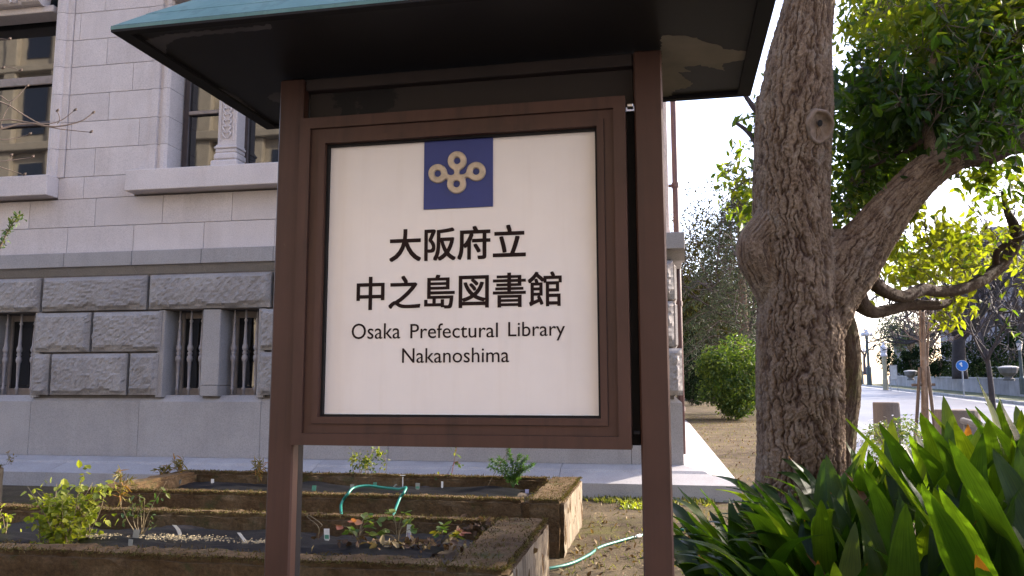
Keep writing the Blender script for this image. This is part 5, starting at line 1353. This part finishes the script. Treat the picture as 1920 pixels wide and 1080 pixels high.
# fallen leaves, grass and weeds
def ground_pts(n, box, dens=None):
    P = np.stack([rng.uniform(box[0], box[1], n), rng.uniform(box[2], box[3], n)], 1)
    return np.concatenate([P, (ground_z(P[:, 0], P[:, 1])+0.008)[:, None]], 1)
P = np.concatenate([ground_pts(1500, (-0.7, 2.2, 5.0, 9.6)), ground_pts(1400, (0.9, 4.5, 9.7, 26)), ground_pts(300, (-6, -0.7, 8.0, 9.6))])
o = foliage('leaf_litter', P, 0.05, M['litter'], None, droop=0.0, flat=0.75, wid=0.55); tag(o, 'brown fallen leaves scattered over the bare earth', 'leaf litter')
P = np.concatenate([np.stack([rng.uniform(-0.7, 0.6, 900), 9.68-np.abs(rng.normal(0, 0.16, 900)), np.full(900, 0.0)], 1), np.stack([rng.uniform(-7, -0.7, 900), 9.68-np.abs(rng.normal(0, 0.1, 900)), np.full(900, 0.0)], 1)])
o = foliage('low_weeds', P, 0.06, M['grass'], None, droop=-0.9, flat=0.1, wid=0.3); tag(o, 'strip of low weeds and moss along the foot of the library ledge', 'weeds')
P = ground_pts(260, (-0.42, -0.1, 8.9, 9.35)); o = foliage('yellow_weed', P, 0.045, M['lime'], None, droop=-0.4, wid=0.6); tag(o, 'small sunlit yellow green weed patch in front of the ledge', 'weeds')
P = np.concatenate([ground_pts(1800, (1.0, 5.0, 12, 30)), ground_pts(700, (-0.7, 1.2, 3.6, 8.5))]); P[:, 2] -= 0.01
o = foliage('grass_tufts', P, 0.05, M['grass'], None, droop=-1.0, flat=0.1, wid=0.14, spread=0.7); tag(o, 'sparse yellowed grass tufts on the earth', 'grass')

# ================================================================== TREES AND SHRUBS BEYOND
def branching(mb, p, d, ln, r, depth, spread=0.5, up=0.12, n=3, ends=None, sides=5, shrink=0.72, wig=0.14):
    k = 5; P = [np.array(p, float)]; dd = np.array(d, float)
    for _ in range(k):
        dd = dd+rng.normal(0, wig, 3)+np.array([0, 0, up*0.3]); dd /= np.linalg.norm(dd); P.append(P[-1]+dd*ln/k)
    mb.tube(np.array(P), np.linspace(r, r*0.62, k+1), sides, cap=False)
    if depth == 0:
        if ends is not None: ends.append(P[-1]); ends.append(P[3])
        return
    for j in range(n):
        i = rng.integers(2, k+1) if j < n-1 else k
        e = dd+rng.normal(0, spread, 3)+np.array([0, 0, up]); e /= np.linalg.norm(e)
        branching(mb, P[i], e, ln*shrink*rng.uniform(0.75, 1.1), r*0.6, depth-1, spread, up, n, ends, max(3, sides-1), shrink, wig)
def grown_tree(name, label, base, h, trunk_h, r, leafmat_=None, leaf=0.1, n_leaf=14, crown_r=0.5, depth=3, nb=3, spread=0.6, up=0.15, bark=None, lean=(0, 0), group=None, twig=None, droop=0.2, tone=None, wid=0.45, cat='tree', first=5):
    t = thing(name, label, cat, base, 0, group); b = np.asarray(base, float)
    bark = bark or M['bark']
    m = MB(); top = b+np.array([lean[0], lean[1], trunk_h]); P = curve_pts([b-[0, 0, 0.2], b+np.array([lean[0]*0.4+rng.normal(0, 0.03), lean[1]*0.4, trunk_h*0.5]), top], 9); m.tube(P, np.linspace(r*1.15, r*0.75, 9), 10)
    m.build('trunk', bark, t, smooth=True)
    m = MB(); ends = []
    for j in range(first):
        a = j*2*math.pi/first+rng.uniform(-0.4, 0.4); d = np.array([math.cos(a)*spread*1.3, math.sin(a)*spread*1.3, 0.9]); d /= np.linalg.norm(d)
        branching(m, top-[0, 0, rng.uniform(0, trunk_h*0.25)], d, (h-trunk_h)*0.5, r*0.55, depth, spread, up, nb, ends)
    m.build('branches', twig or bark, t, kind='stuff')
    if leafmat_:
        E = np.array(ends); C = np.repeat(E, n_leaf, 0)+rng.normal(0, crown_r, (len(E)*n_leaf, 3))
        foliage('crown', C, leaf, leafmat_, t, droop=droop, tone=tone, wid=wid)
    return t
def bush(name, label, base, rx, ry, h, mat, leaf, n, group=None, tone=None, cat='shrub', lumps=9, wid=0.45, low=0.1):
    t = thing(name, label, cat, base, 0, group); b = np.asarray(base, float)
    m = MB()
    for _ in range(8): e = np.array([rng.uniform(-rx, rx)*0.7, rng.uniform(-ry, ry)*0.7, h*rng.uniform(0.5, 0.85)]); m.tube(curve_pts([b, b+e*[0.3, 0.3, 0.5], b+e], 5), np.linspace(0.02, 0.006, 5), 4)
    m.build('stem', M['twig'], t)
    C = [cloud(b+[0, 0, h*0.48], (rx*0.8, ry*0.8, h*0.42), n//3, 0.3)]
    for _ in range(lumps):
        d = rand_dirs(1)[0]; c = b+np.array([0, 0, h*0.52])+d*np.array([rx, ry, h*0.45])*0.82; k_ = rng.uniform(0.22, 0.5); C.append(cloud(c, (rx*k_, ry*k_, h*k_*0.55), 2*n//3//lumps, 0.2))
    C = np.concatenate(C); C = C[C[:, 2] > b[2]+low*0.3]
    foliage('foliage', C, leaf, mat, t, droop=0.0, tone=tone, wid=wid, flat=0.5); return t
p = atG(1372, 786); p = p+np.array([0.22, 0, 0]); bush('rounded_shrub', 'rounded bright green shrub left of the big trunk, beyond the earth path', p, 1.30, 1.3, 2.5, M['mid_leaf'], 0.12, 12000, lumps=16, low=0.2)
p = atD(1296, 720, 37); p[2] = 0.3; bush('dark_hedge', 'low dark clipped hedge at the end of the library side wall', p, 0.95, 1.2, 2.7, M['dark_leaf'], 0.14, 4500, cat='hedge')
# marble statue above the hedge
sp0 = atD(1287.5, 655, 52); st = thing('marble_statue', 'small white robed marble statue on a tall plinth behind the dark hedge', 'statue', (sp0[0], sp0[1], 0.45))
m = MB(); z0 = sp0[2]; m.lathe((sp0[0], sp0[1], 0), [(0.38, 0.4), (0.38, 0.7), (0.28, 0.8), (0.28, z0-0.25), (0.36, z0-0.15), (0.36, z0)], 8); m.build('plinth', M['marble'], st)
ms_ = MB(); P = [(0, 0, 0), (0, 0, 0.28), (0.01, 0, 0.5), (0.0, 0, 0.62), (0, 0, 0.66), (0, -0.01, 0.74), (0, -0.01, 0.82)]; ms_.tube(np.array(P)+sp0, [0.19, 0.13, 0.15, 0.10, 0.045, 0.07, 0.03], 12)
for s in (-1, 1): ms_.tube(np.array([(s*0.11, 0, 0.57), (s*0.17, -0.04, 0.42), (s*0.08, -0.13, 0.38)])+sp0, [0.05, 0.04, 0.03], 7)
ms_.build('figure', M['marble'], st, smooth=True)
# drooping cedar
def cedar(label, base, h, r, n=95):
    t = thing('cedar_tree', label, 'conifer tree', base); b = np.asarray(base, float)
    m = MB(); m.tube([b-[0, 0, .2], b+[0.05, 0, h*0.5], b+[0, 0, h]], [0.26, 0.17, 0.03], 9); m.build('trunk', M['bark'], t, smooth=True)
    m = MB(); C = []; A = []
    for k in range(n):
        u = (k+0.5)/n; z = 1.6+(h-1.8)*u; L = r*(1-u)**0.75*rng.uniform(0.75, 1.15)+0.3; a = k*2.4+rng.uniform(-0.3, 0.3)
        d = np.array([math.cos(a), math.sin(a), 0]); P = curve_pts([b+[0, 0, z], b+[0, 0, z]+d*L*0.5+[0, 0, 0.10*L], b+[0, 0, z]+d*L-[0, 0, 0.22*L]], 12); m.tube(P, np.linspace(0.03, 0.006, 12), 4, cap=False)
        sd_ = np.cross(d, [0, 0, 1])
        for i in range(3, 12):
            for s in (-1, 1):
                e = P[i]+sd_*s*0.32*L*(1-i/15)+d*0.12*L-[0, 0, 0.10*L]; mid = (P[i]+e)/2+[0, 0, 0.03]
                m.tube(np.array([P[i], mid, e]), [0.008, 0.006, 0.003], 3, cap=False)
                q = rng.uniform(0, 1, 11)[:, None]; C.append(P[i]*(1-q)+e*q+rng.normal(0, 0.035, (11, 3)))
    m.build('branches', M['twig'], t, kind='stuff'); foliage('needles', np.concatenate(C), 0.17, M['needle'], t, wid=0.13, droop=0.25, flat=0.2); return t
p = atG(1368, 752); p2 = atD(1388, 720, 30); cedar('drooping blue green cedar behind the rounded shrub', (p2[0]+0.15, p2[1], 0.27), 8.3, 3.0, 90)
for px, D, hh, tr, lab, mt, lf_, nn, cr, tn in (
    (1282, 52, 10.5, 3.0, 'thin crowned broadleaf tree left of the cedar against the sky', 'olive_leaf', 0.20, 34, 0.6, None),):
    q = atD(px, 720, D); grown_tree('evergreen_tree', lab, (q[0], q[1], RAMP*min(q[1]-10, 100)), hh, tr, 0.24, M[mt], lf_, nn, cr, 3, 3, 0.65, 0.1, group='evergreens behind the library corner', tone=tn)
for px, D, h_, rx, lab in ((1318, 46, 7.6, 2.1, 'dense dark evergreen behind the cedar, nearest the library corner'), (1400, 50, 8.8, 2.8, 'dense dark evergreen between the cedar and the big trunk'), (1262, 56, 8.0, 2.6, 'dense dark evergreen rising behind the library corner')):
    q = atD(px, 720, D); t = bush('evergreen_tree', lab, (q[0], q[1], RAMP*(q[1]-10)), rx, rx*0.9, h_, M['dark_leaf'], 0.26, 9000, 'evergreens behind the library corner', cat='tree', lumps=22)
    m = MB(); m.tube([(q[0], q[1], 0), (q[0]+.1, q[1], h_*0.5)], [0.25, 0.12], 8); m.build('trunk', M['bark_dark_shaded'], t)
q = atD(1338, 720, 40); t = bush('olive_tree', 'full rounded olive brown tree rising above the cedar', (q[0], q[1], 2.4), 2.1, 2.0, 8.7, M['olive_leaf'], 0.17, 9000, cat='tree', lumps=40)
m = MB(); m.tube([(q[0], q[1], 0), (q[0]+.1, q[1], 5.0)], [0.22, 0.12], 8); m.build('trunk', M['bark_dark_shaded'], t)
q = atD(1425, 720, 30); grown_tree('winter_tree', 'pale bare branched tree tangled with the cedar', (q[0], q[1], 0.25), 8.2, 3.2, 0.07, None, depth=4, nb=3, spread=0.6, up=0.06, bark=M['twig_far'], lean=(-0.5, 0))
for px, lab in ((1287, 'low dark undergrowth shrub left under the evergreens'), (1345, 'low dark undergrowth shrub under the cedar'), (1420, 'low dark undergrowth shrub behind the big trunk')):
    q = atD(px, 720, 46); bush('undergrowth_shrub', lab, (q[0], q[1], 0.43), 1.9, 1.5, 4.0, M['dark_leaf'], 0.22, 4200, 'undergrowth under the evergreens')

# ---- street furniture and planting on the right
def gnd(px, py): return atG(px, py)
# retaining wall of concrete panels, with coping and rail
w0, w1 = street(-18, 3.6), street(64, 3.6)
wall = thing('terrace_wall', 'long grey concrete panel wall behind the street kerb', 'wall', street(0, 3.6))
HW = 1.06
pw = 2.0; pme = MB().box(0.012, pw-0.012, -0.10, 0.10, -0.3, HW, 0.012).mesh('wall_panel', M['retain']); cme = MB().box(0.004, pw-0.004, -0.14, 0.14, HW+0.002, HW+0.10, 0.015).mesh('coping', M['kerb'])
for i in range(41):
    p = street(-18+i*pw, 3.6)-np.array(wall.location); inst('wall_panel', pme, wall, p, (0, 0, kz)); inst('coping', cme, wall, p, (0, 0, kz))
fence = thing('terrace_railing', 'thin pale railing on posts running above the concrete wall', 'railing', street(0, 4.4))
rl = MB().box(0, 4.0, -0.03, 0.03, 1.86, 1.92).mesh('rail', M['pole_grey']); rl2 = MB().box(0, 4.0, -0.02, 0.02, 1.46, 1.50).mesh('rail', M['lamp_iron']); ps = MB().box(-0.03, 0.03, -0.03, 0.03, 0.9, 1.86).mesh('post', M['lamp_iron'])
for i in range(19):
    p = street(-16+i*4.0, 4.5)-np.array(fence.location); inst('rail', rl, fence, p, (0, 0, kz)); inst('rail', rl2, fence, p, (0, 0, kz)); inst('post', ps, fence, p, (0, 0, kz)); inst('post', ps, fence, street(-14+i*4, 4.5)-np.array(fence.location), (0, 0, kz))
mb = MB(); strip(mb, S_, 3.75, 60, 1.0); mb.f = [f[::-1] for f in mb.f]
o = mb.build('terrace', M['verge']); structure(o)
hg = thing('hedge', 'long dark low hedge running behind the terrace railing', 'hedge', street(20, 6.2, 1.0))
hc = []; m = MB()
for i in range(11):
    p = street(-14+i*7.0, 6.2, 1.0); m.tube(curve_pts([p, p+[0.3, 0, .5], p+[0.1, 0.2, .9]], 5), np.linspace(.03, .01, 5), 4)
    hc.append(cloud(p+[0, 0, 0.62], (3.9, 1.1, 0.62+0.12*(i % 2)), 900, 0.4))
m.build('stem', M['twig'], hg); foliage('foliage', np.concatenate(hc), 0.28, M['dark_leaf'], hg, droop=0.0)
for px, w, y0, D, lab in ((1671, 42, 653, 78, 'dark dome clipped shrub behind the round post'), (1712, 44, 652, 70, 'dark dome clipped shrub behind the notice board'), (1762, 54, 640, 64, 'dark dome clipped shrub left of the blue sign'), (1846, 84, 622, 60, 'dark bushy evergreen right of the blue sign'), (1900, 80, 612, 55, 'dark bushy evergreen beside the green lamp post')):
    q = atD(px, 700, D); top = atD(px, y0, D)[2]; bush('clipped_shrub', lab, (q[0], q[1], 1.9), w/2/FPX*D, w/2/FPX*D*0.9, top-1.9, M['dark_leaf'], 0.22, 2200, 'clipped evergreens on the terrace', lumps=5)
# stone urns on the wall
def urn(label, px, py_, D, s):
    q = atD(px, py_, D); t = thing('stone_urn', label, 'planter', q, 0, 'stone urns on the terrace')
    m = MB(); m.lathe(q, [(0.42*s, 0), (0.42*s, 0.16*s), (0.3*s, 0.2*s), (0.3*s, 0.32*s), (0.62*s, 0.62*s), (0.72*s, 0.9*s), (0.72*s, 1.0*s)], 12); m.build('bowl', M['urn'], t)
    m = MB(); m.lathe(q, [(0.76*s, 1.002*s), (0.76*s, 1.08*s), (0.5*s, 1.16*s), (0.2*s, 1.2*s)], 12); m.build('rim', M['kerb'], t); return t
urn('broad stone urn at the right on the terrace wall', 1892, 714, 46, 0.72); urn('dark stone urn beside the notice board', 1708, 713, 66, 0.7)
# blue round sign
q = gnd(1808, 746); t = thing('blue_sign', 'round blue traffic sign with a white symbol on a thin grey pole', 'traffic sign', q)
sp1 = np.array([q[0], q[1], atD(1806, 685.5, (q-c_o).dot(c_f))[2]])
ang = math.atan2(-q[0], q[1]); ct, sn_ = math.cos(ang), math.sin(ang)
m = MB(); m.tube([q, [q[0], q[1], sp1[2]+0.2]], 0.045, 8); m.build('pole', M['pole_grey'], t)
def disc(c, r, th, n=28):
    m = MB(); a = np.linspace(0, 2*math.pi, n, endpoint=False); f = np.array([sn_, -ct, 0]); sx_ = np.array([ct, sn_, 0])
    A = c+f*th+(np.cos(a)*r)[:, None]*sx_+(np.sin(a)*r)[:, None]*np.array([0, 0, 1.0]); B = A-f*0.02
    m.add(np.concatenate([A, B]), [tuple(range(n)), tuple(range(2*n-1, n-1, -1))]+[(i, n+i, n+(i+1) % n, (i+1) % n) for i in range(n)]); return m
disc(sp1, 0.325, 0.06).build('rim', M['white'], t); disc(sp1, 0.31, 0.066).build('plate', M['sign_blue'], t)
m = MB(); f = np.array([sn_, -ct, 0])*0.074; sx_ = np.array([ct, sn_, 0]); up_ = np.array([0, 0, 1.0])
m.add([sp1+f+sx_*a+up_*b for a, b in ((-0.16, 0.10), (-0.02, 0.22), (0.02, 0.08), (-0.03, 0.10), (0.03, -0.04), (-0.03, -0.06), (-0.09, 0.06))], [(0, 1, 2, 3), (3, 4, 5, 6), (0, 3, 6)]); m.build('symbol', M['white'], t)
# lamp posts
def lamp(label, px, base_y, top_y, D, group='street lamps'):
    q = atD(px, base_y, D); zt = atD(px, top_y, D)[2]; t = thing('street_lamp', label, 'street lamp', q, 0, group); s = D/90
    m = MB(); m.lathe((q[0], q[1], 0), [(0.28*s, q[2]-1.8), (0.28*s, q[2]+0.3), (0.16*s, q[2]+0.5), (0.12*s, zt-1.2*s), (0.07*s, zt-0.4*s)], 9); m.build('pole', M['lamp_iron'], t)
    for k in range(5):
        a = k*2*math.pi/4; r = 0.42*s if k < 4 else 0; c = np.array([q[0]+r*math.cos(a), q[1]+r*math.sin(a), zt-(0.62*s if k < 4 else 0.28*s)])
        m = MB(); m.tube(curve_pts([[q[0], q[1], zt-1.1*s], [c[0], c[1], c[2]-0.35*s], c-[0, 0, 0.15*s]], 6), 0.035*s, 5); m.build('arm', M['lamp_iron'], t)
        m = MB(); th = np.linspace(0, math.pi, 7); m.lathe(c, [(0.25*s*math.sin(x)+1e-3, -0.25*s*math.cos(x)) for x in th], 9); m.build('globe', M['globe'], t, smooth=True)
    return t
lamp('tall iron street lamp with a cluster of globes, left over the road', 1629, 694, 616, 90)
lamp('far small street lamp beside the trunk edge', 1614, 700, 647, 130)
q = atD(1660, 716, 70); t = thing('monument_post', 'pale column post with a white ornamental lantern by the wall end', 'lamp post', (q[0], q[1], 0.75)); s = 70/FPX
m = MB(); z = lambda y: atD(1660, y, 70)[2]
m.lathe((q[0], q[1], 0), [(5.0*s, 0.6), (5.0*s, z(712)), (4.2*s, z(711)), (4.0*s, z(668))], 10); m.build('column', M['post_tan'], t)
m = MB(); m.lathe((q[0], q[1], 0), [(5.5*s, z(668)), (6*s, z(665)), (5*s, z(662)), (6.5*s, z(655)), (6.5*s, z(650)), (4*s, z(648)), (1.5*s, z(645)), (2.6*s, z(643)), (1.5*s, z(640)), (0.2*s, z(639))], 10); m.build('lantern', M['globe'], t)
q = atD(1676, 713, 60); t = thing('notice_board', 'pale framed notice board standing on the wall near the column post', 'notice board', q); s = 60/FPX
yw = math.atan2(-q[0], q[1]); t.rotation_euler[2] = yw
m = MB()
for x in (-6.0*s, 6.0*s): m.box(x-0.5*s, x+0.5*s, -0.05, 0.05, -0.8, 28*s, 0.01)
m.box(-7*s, 7*s, -0.06, 0.06, 27*s, 28.5*s, 0.01); m.box(-5.5*s, 5.5*s, -0.045, 0.045, 0.5*s, 2*s, 0.01); m.build('frame', M['kerb'], t, world=False)
m = MB(); m.box(-5.5*s, 5.5*s, -0.02, 0.02, 2*s, 27*s); m.build('board', M['notice'], t, world=False)
# green lamp post at the right edge with a white lantern
q = atD(1917, 720, 40); t = thing('green_lamp_post', 'dark green lamp post with a white lantern at the right photo edge', 'street lamp', (q[0], q[1], 0.9))
m = MB(); m.lathe((q[0], q[1], 0), [(0.14, 0.8), (0.14, 1.6), (0.09, 1.7), (0.07, atD(1917, 656, 40)[2])], 10); m.build('pole', M['lamp_iron'], t)
s = 40/FPX; zb = atD(1917, 656, 40)[2]; m = MB(); m.lathe((q[0], q[1], zb), [(3.5*s, 0), (5.5*s, 12*s), (5.5*s, 13*s)], 6); m.build('lantern', M['globe'], t)
m = MB(); m.lathe((q[0], q[1], zb+13.05*s), [(7*s, 0), (4*s, 4*s), (1*s, 6*s), (0.3*s, 8*s)], 6); m.build('cap', M['lamp_iron'], t)
# young staked tree
q = atD(1733, 775, 17); qb = np.array([q[0], q[1], float(RAMP*(q[1]-10))])
yt = thing('young_tree', 'young bare tree tied to wooden stakes behind the glossy leaves', 'tree', qb)
m = MB(); s = 17/FPX
for dx, w, y1 in ((0, 9, 585), (-3, 6, 560), (5, 5, 600)):
    P = [qb-[0, 0, .1], atD(1733+dx*0.8, 700, 17), atD(1732+dx*1.6, 640, 17), atD(1731+dx*2.2, y1, 17)]; m.tube(curve_pts(P, 12), np.linspace(w*s*0.8, w*s*0.28, 12), 7)
m.build('trunk', M['bark'], yt, smooth=True)
m = MB()
for k in range(26):
    u = rng.uniform(0, 1); p0 = atD(1733+rng.normal(0, 3), 690-u*125, 17); a = rng.uniform(0, 6.28); d = np.array([math.cos(a), math.sin(a), 0.35]); branching(m, p0, d/np.linalg.norm(d), 0.75*(1-u*0.5), 0.011, 1, 0.5, 0.2, 3, None, 4)
m.build('branches', M['twig'], yt, kind='stuff')
for k, (dx, dy) in enumerate(((-0.20, -0.05), (0.14, -0.1), (0.0, 0.2))):
    m = MB(); top = atD(1733+dx*22, 690+abs(dx)*40, 17); m.tube([qb+[dx*1.2, dy*1.2, -0.1], top+np.array([dx*0.2, dy*0.3, 0.1])], 0.035, 7); m.build('stake', M['wood_stake'], yt)
zc = atD(1733, 722, 17)[2]; m = MB(); m.tube([[q[0]-0.24, q[1]-0.09, zc], [q[0]+0.22, q[1]-0.09, zc+0.01]], 0.03, 7); m.build('crossbar', M['wood_stake'], yt)
# bare trees along the terrace
def winter(label, px, base_y, D, h, th, r, lean=(0, 0), depth=4, spread=0.55, mat='twig_far', zb=None, nb=3, up=0.1, first=5):
    q = atD(px, base_y, D); zb = q[2] if zb is None else zb
    return grown_tree('bare_tree', label, (q[0], q[1], zb), h, th, r, None, depth=depth, nb=nb, spread=spread, up=up, bark=M['bark'] if mat == 'bark' else M[mat], lean=lean, group='bare winter trees along the street', first=first)
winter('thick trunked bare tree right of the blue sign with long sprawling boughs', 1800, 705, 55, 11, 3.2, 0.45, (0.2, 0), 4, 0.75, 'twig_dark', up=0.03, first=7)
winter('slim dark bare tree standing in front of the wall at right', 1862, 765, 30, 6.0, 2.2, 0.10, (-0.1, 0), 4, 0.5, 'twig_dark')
winter('bare tree with reddish twigs beyond the railing at far right', 1905, 705, 60, 12, 3.4, 0.4, (0, 0), 4, 0.5, 'twig_far', first=7)
winter('wide bare tree far back between the buildings', 1848, 700, 75, 14, 4, 0.45, (0, 0), 4, 0.5, 'twig_far', first=7)
winter('small bare tree behind the clipped domes', 1738, 700, 82, 9, 2.5, 0.3, (0, 0), 4, 0.6, 'twig', first=6)
winter('hazy bare tree left at the far end of the road', 1622, 700, 110, 8, 2.5, 0.2, (0, 0), 4, 0.5, 'twig_far')
q = atD(1705, 690, 95); grown_tree('leafy_tree', 'pale green round topped tree rising behind the clipped domes', (q[0], q[1], 1.5), 8.2, 3, 0.3, M['needle'], 0.3, 16, 0.7, 3, 3, 0.6, 0.1)
# stone seats and kerb bar by the near side of the road
def seat(label, px, ytop, w, D):
    q = atD(px, ytop, D); r = w/2/FPX*D; g_ = float(RAMP*max(0, q[1]-10)); t = thing('stone_bollard', label, 'stone seat', (q[0], q[1], g_), 0, 'tan stone blocks beside the road')
    m = MB(); m.lathe((q[0], q[1], g_), [(r*1.05, -0.05), (r*1.02, (q[2]-g_)*0.5), (r*1.0, q[2]-g_-0.03)], 24); m.build('drum', M['stone_seat'], t)
    m = MB(); m.lathe((q[0], q[1], q[2]), [(r*1.0, -0.028), (r*0.985, -0.008), (r*0.95, 0.0), (0.01, 0.005)], 24); m.build('top', M['stone_seat'], t); return t
seat('larger tan stone drum at the road edge, right of the young staked tree', 1794, 768, 76, 15); seat('smaller tan stone drum behind the white flowered shrub, left of the young staked tree', 1661, 754, 46, 17)
q = atD(1822, 786, 13.5); t = thing('granite_bar', 'low pale granite bar right of the stone drum', 'kerb', (q[0], q[1], 0.05)); m = MB(); a_, b_ = atD(1806, 789, 13.8), atD(1846, 801, 12.6); m.tube([a_, b_], 0.06, 8); m.build('bar', M['urn'], t)
for u in (0.15, 0.85): p = a_*(1-u)+b_*u; m = MB(); m.box(p[0]-0.04, p[0]+0.04, p[1]-0.04, p[1]+0.04, 0, p[2]-0.05, 0.01); m.build('leg', M['urn'], t)
# white flowering ground cover
q = atD(1668, 778, 12); base = np.array([q[0], q[1], 0.3])
t = bush('flowering_shrub', 'low shrub dotted with small white flowers behind the glossy leaves', (q[0], q[1], 0.05), 0.5, 0.4, 0.82, M['herb'], 0.06, 1600, lumps=8)
foliage('flowers', cloud((q[0], q[1]-0.05, 0.5), (0.5, 0.4, 0.4), 90, 0.85), 0.04, M['white'], t, wid=0.8)
# distant buildings
def tower(label, px0, px1, ytop, D, floors, bays):
    a, b = atD(px0, 650, D), atD(px1, 650, D); zt = atD((px0+px1)/2, ytop, D)[2]; c = (a+b)/2; w_ = np.linalg.norm((b-a)[:2]); rz = math.atan2((b-a)[1], (b-a)[0])
    t = thing('office_tower', label, 'building', (c[0], c[1], 0), rz, 'distant office buildings')
    m = MB(); m.box(-w_/2, w_/2, 0, w_*0.8, 0, zt, 0.1); m.build('wall', M['bld_far'], t, world=False)
    fh = zt/floors; wmesh = MB().box(0.15, w_/bays-0.15, -0.06, 0.2, 0.25*fh, 0.8*fh).mesh('window', M['bld_glass'])
    for i in range(floors):
        for k in range(bays): inst('window', wmesh, t, (-w_/2+k*w_/bays, 0, i*fh))
    m = MB(); m.box(-w_*0.3, w_*0.2, w_*0.2, w_*0.5, zt+0.01, zt+2.2); m.build('roof_plant', M['bld_far'], t, world=False); return t
tower('dark grey office building at the far right behind bare twigs', 1866, 2010, 436, 150, 12, 8)
tower('grey mauve office slab left of the thick bare tree top', 1778, 1812, 560, 170, 9, 3)
tower('low far office building seen above the pale green tree', 1690, 1730, 630, 260, 7, 4)
# twigs of a bare sapling entering at the left
q = atD(-190, 700, 6.2)
mg = thing('bare_sapling', 'thin bare budding twigs reaching in from the left photo edge across the wall', 'tree', (q[0], q[1], 0))
m = MB(); m.tube(curve_pts([[q[0], q[1], -0.1], [q[0]+0.05, q[1], 1.5], atD(-170, 330, 6.2), atD(-150, 120, 6.3)], 14), np.linspace(0.035, 0.012, 14), 7); m.build('trunk', M['twig'], mg, smooth=True)
m = MB(); Dm = 6.2
for P, w in ((((-165, 300), (-60, 262), (40, 232), (100, 238), (150, 228), (174, 212)), 5), (((-60, 262), (0, 225), (70, 232), (110, 228), (140, 207)), 3.5), (((-165, 200), (-60, 190), (0, 190), (60, 225), (100, 240), (170, 248)), 4), (((-160, 240), (-20, 180), (20, 190), (50, 162)), 3), (((20, 192), (8, 215), (0, 240)), 2), (((108, 232), (112, 222), (107, 208)), 2), (((-30, 255), (10, 262), (55, 252)), 2.5), (((-160, 340), (-40, 308), (10, 302), (60, 295)), 3), (((10, 302), (22, 297), (20, 292)), 1.6), (((-150, 60), (-40, 70), (17, 74)), 3), (((-160, 310), (-50, 300), (5, 315), (45, 328)), 3.2), (((0, 128), (20, 126), (38, 133)), 1.8), (((-150, 110), (-40, 120), (5, 128)), 3)):
    m.tube(curve_pts([atD(x, y, Dm+0.002*x) for x, y in P], 14), np.linspace(w, max(1.2, w*0.4), 14)/2/FPX*Dm, 5)
    x, y = P[-1]; m.tube([atD(x-2, y+1, Dm+0.002*x), atD(x+2, y-2, Dm+0.002*x), atD(x+4, y-4, Dm+.002*x)], [0.006, 0.011, 0.003], 5)
m.build('branches', M['twig'], mg, kind='stuff')
q = atD(-60, 560, 5.5); t = thing('evergreen_sprig', 'dark small leaved sprig poking in at the left edge below the window sill', 'shrub', (q[0], q[1], 0))
m = MB(); P = curve_pts([[q[0], q[1], 0], atD(-40, 560, 5.5), atD(2, 460, 5.5), atD(20, 425, 5.5), atD(36, 404, 5.5)], 20); m.tube(P, np.linspace(0.012, 0.002, 20), 5); m.build('stem', M['twig'], t)
C = np.concatenate([P[i]+rng.normal(0, 0.014, (9, 3)) for i in range(9, 20)]); foliage('foliage', C, 0.035, M['herb'], t, wid=0.45, droop=-0.4)
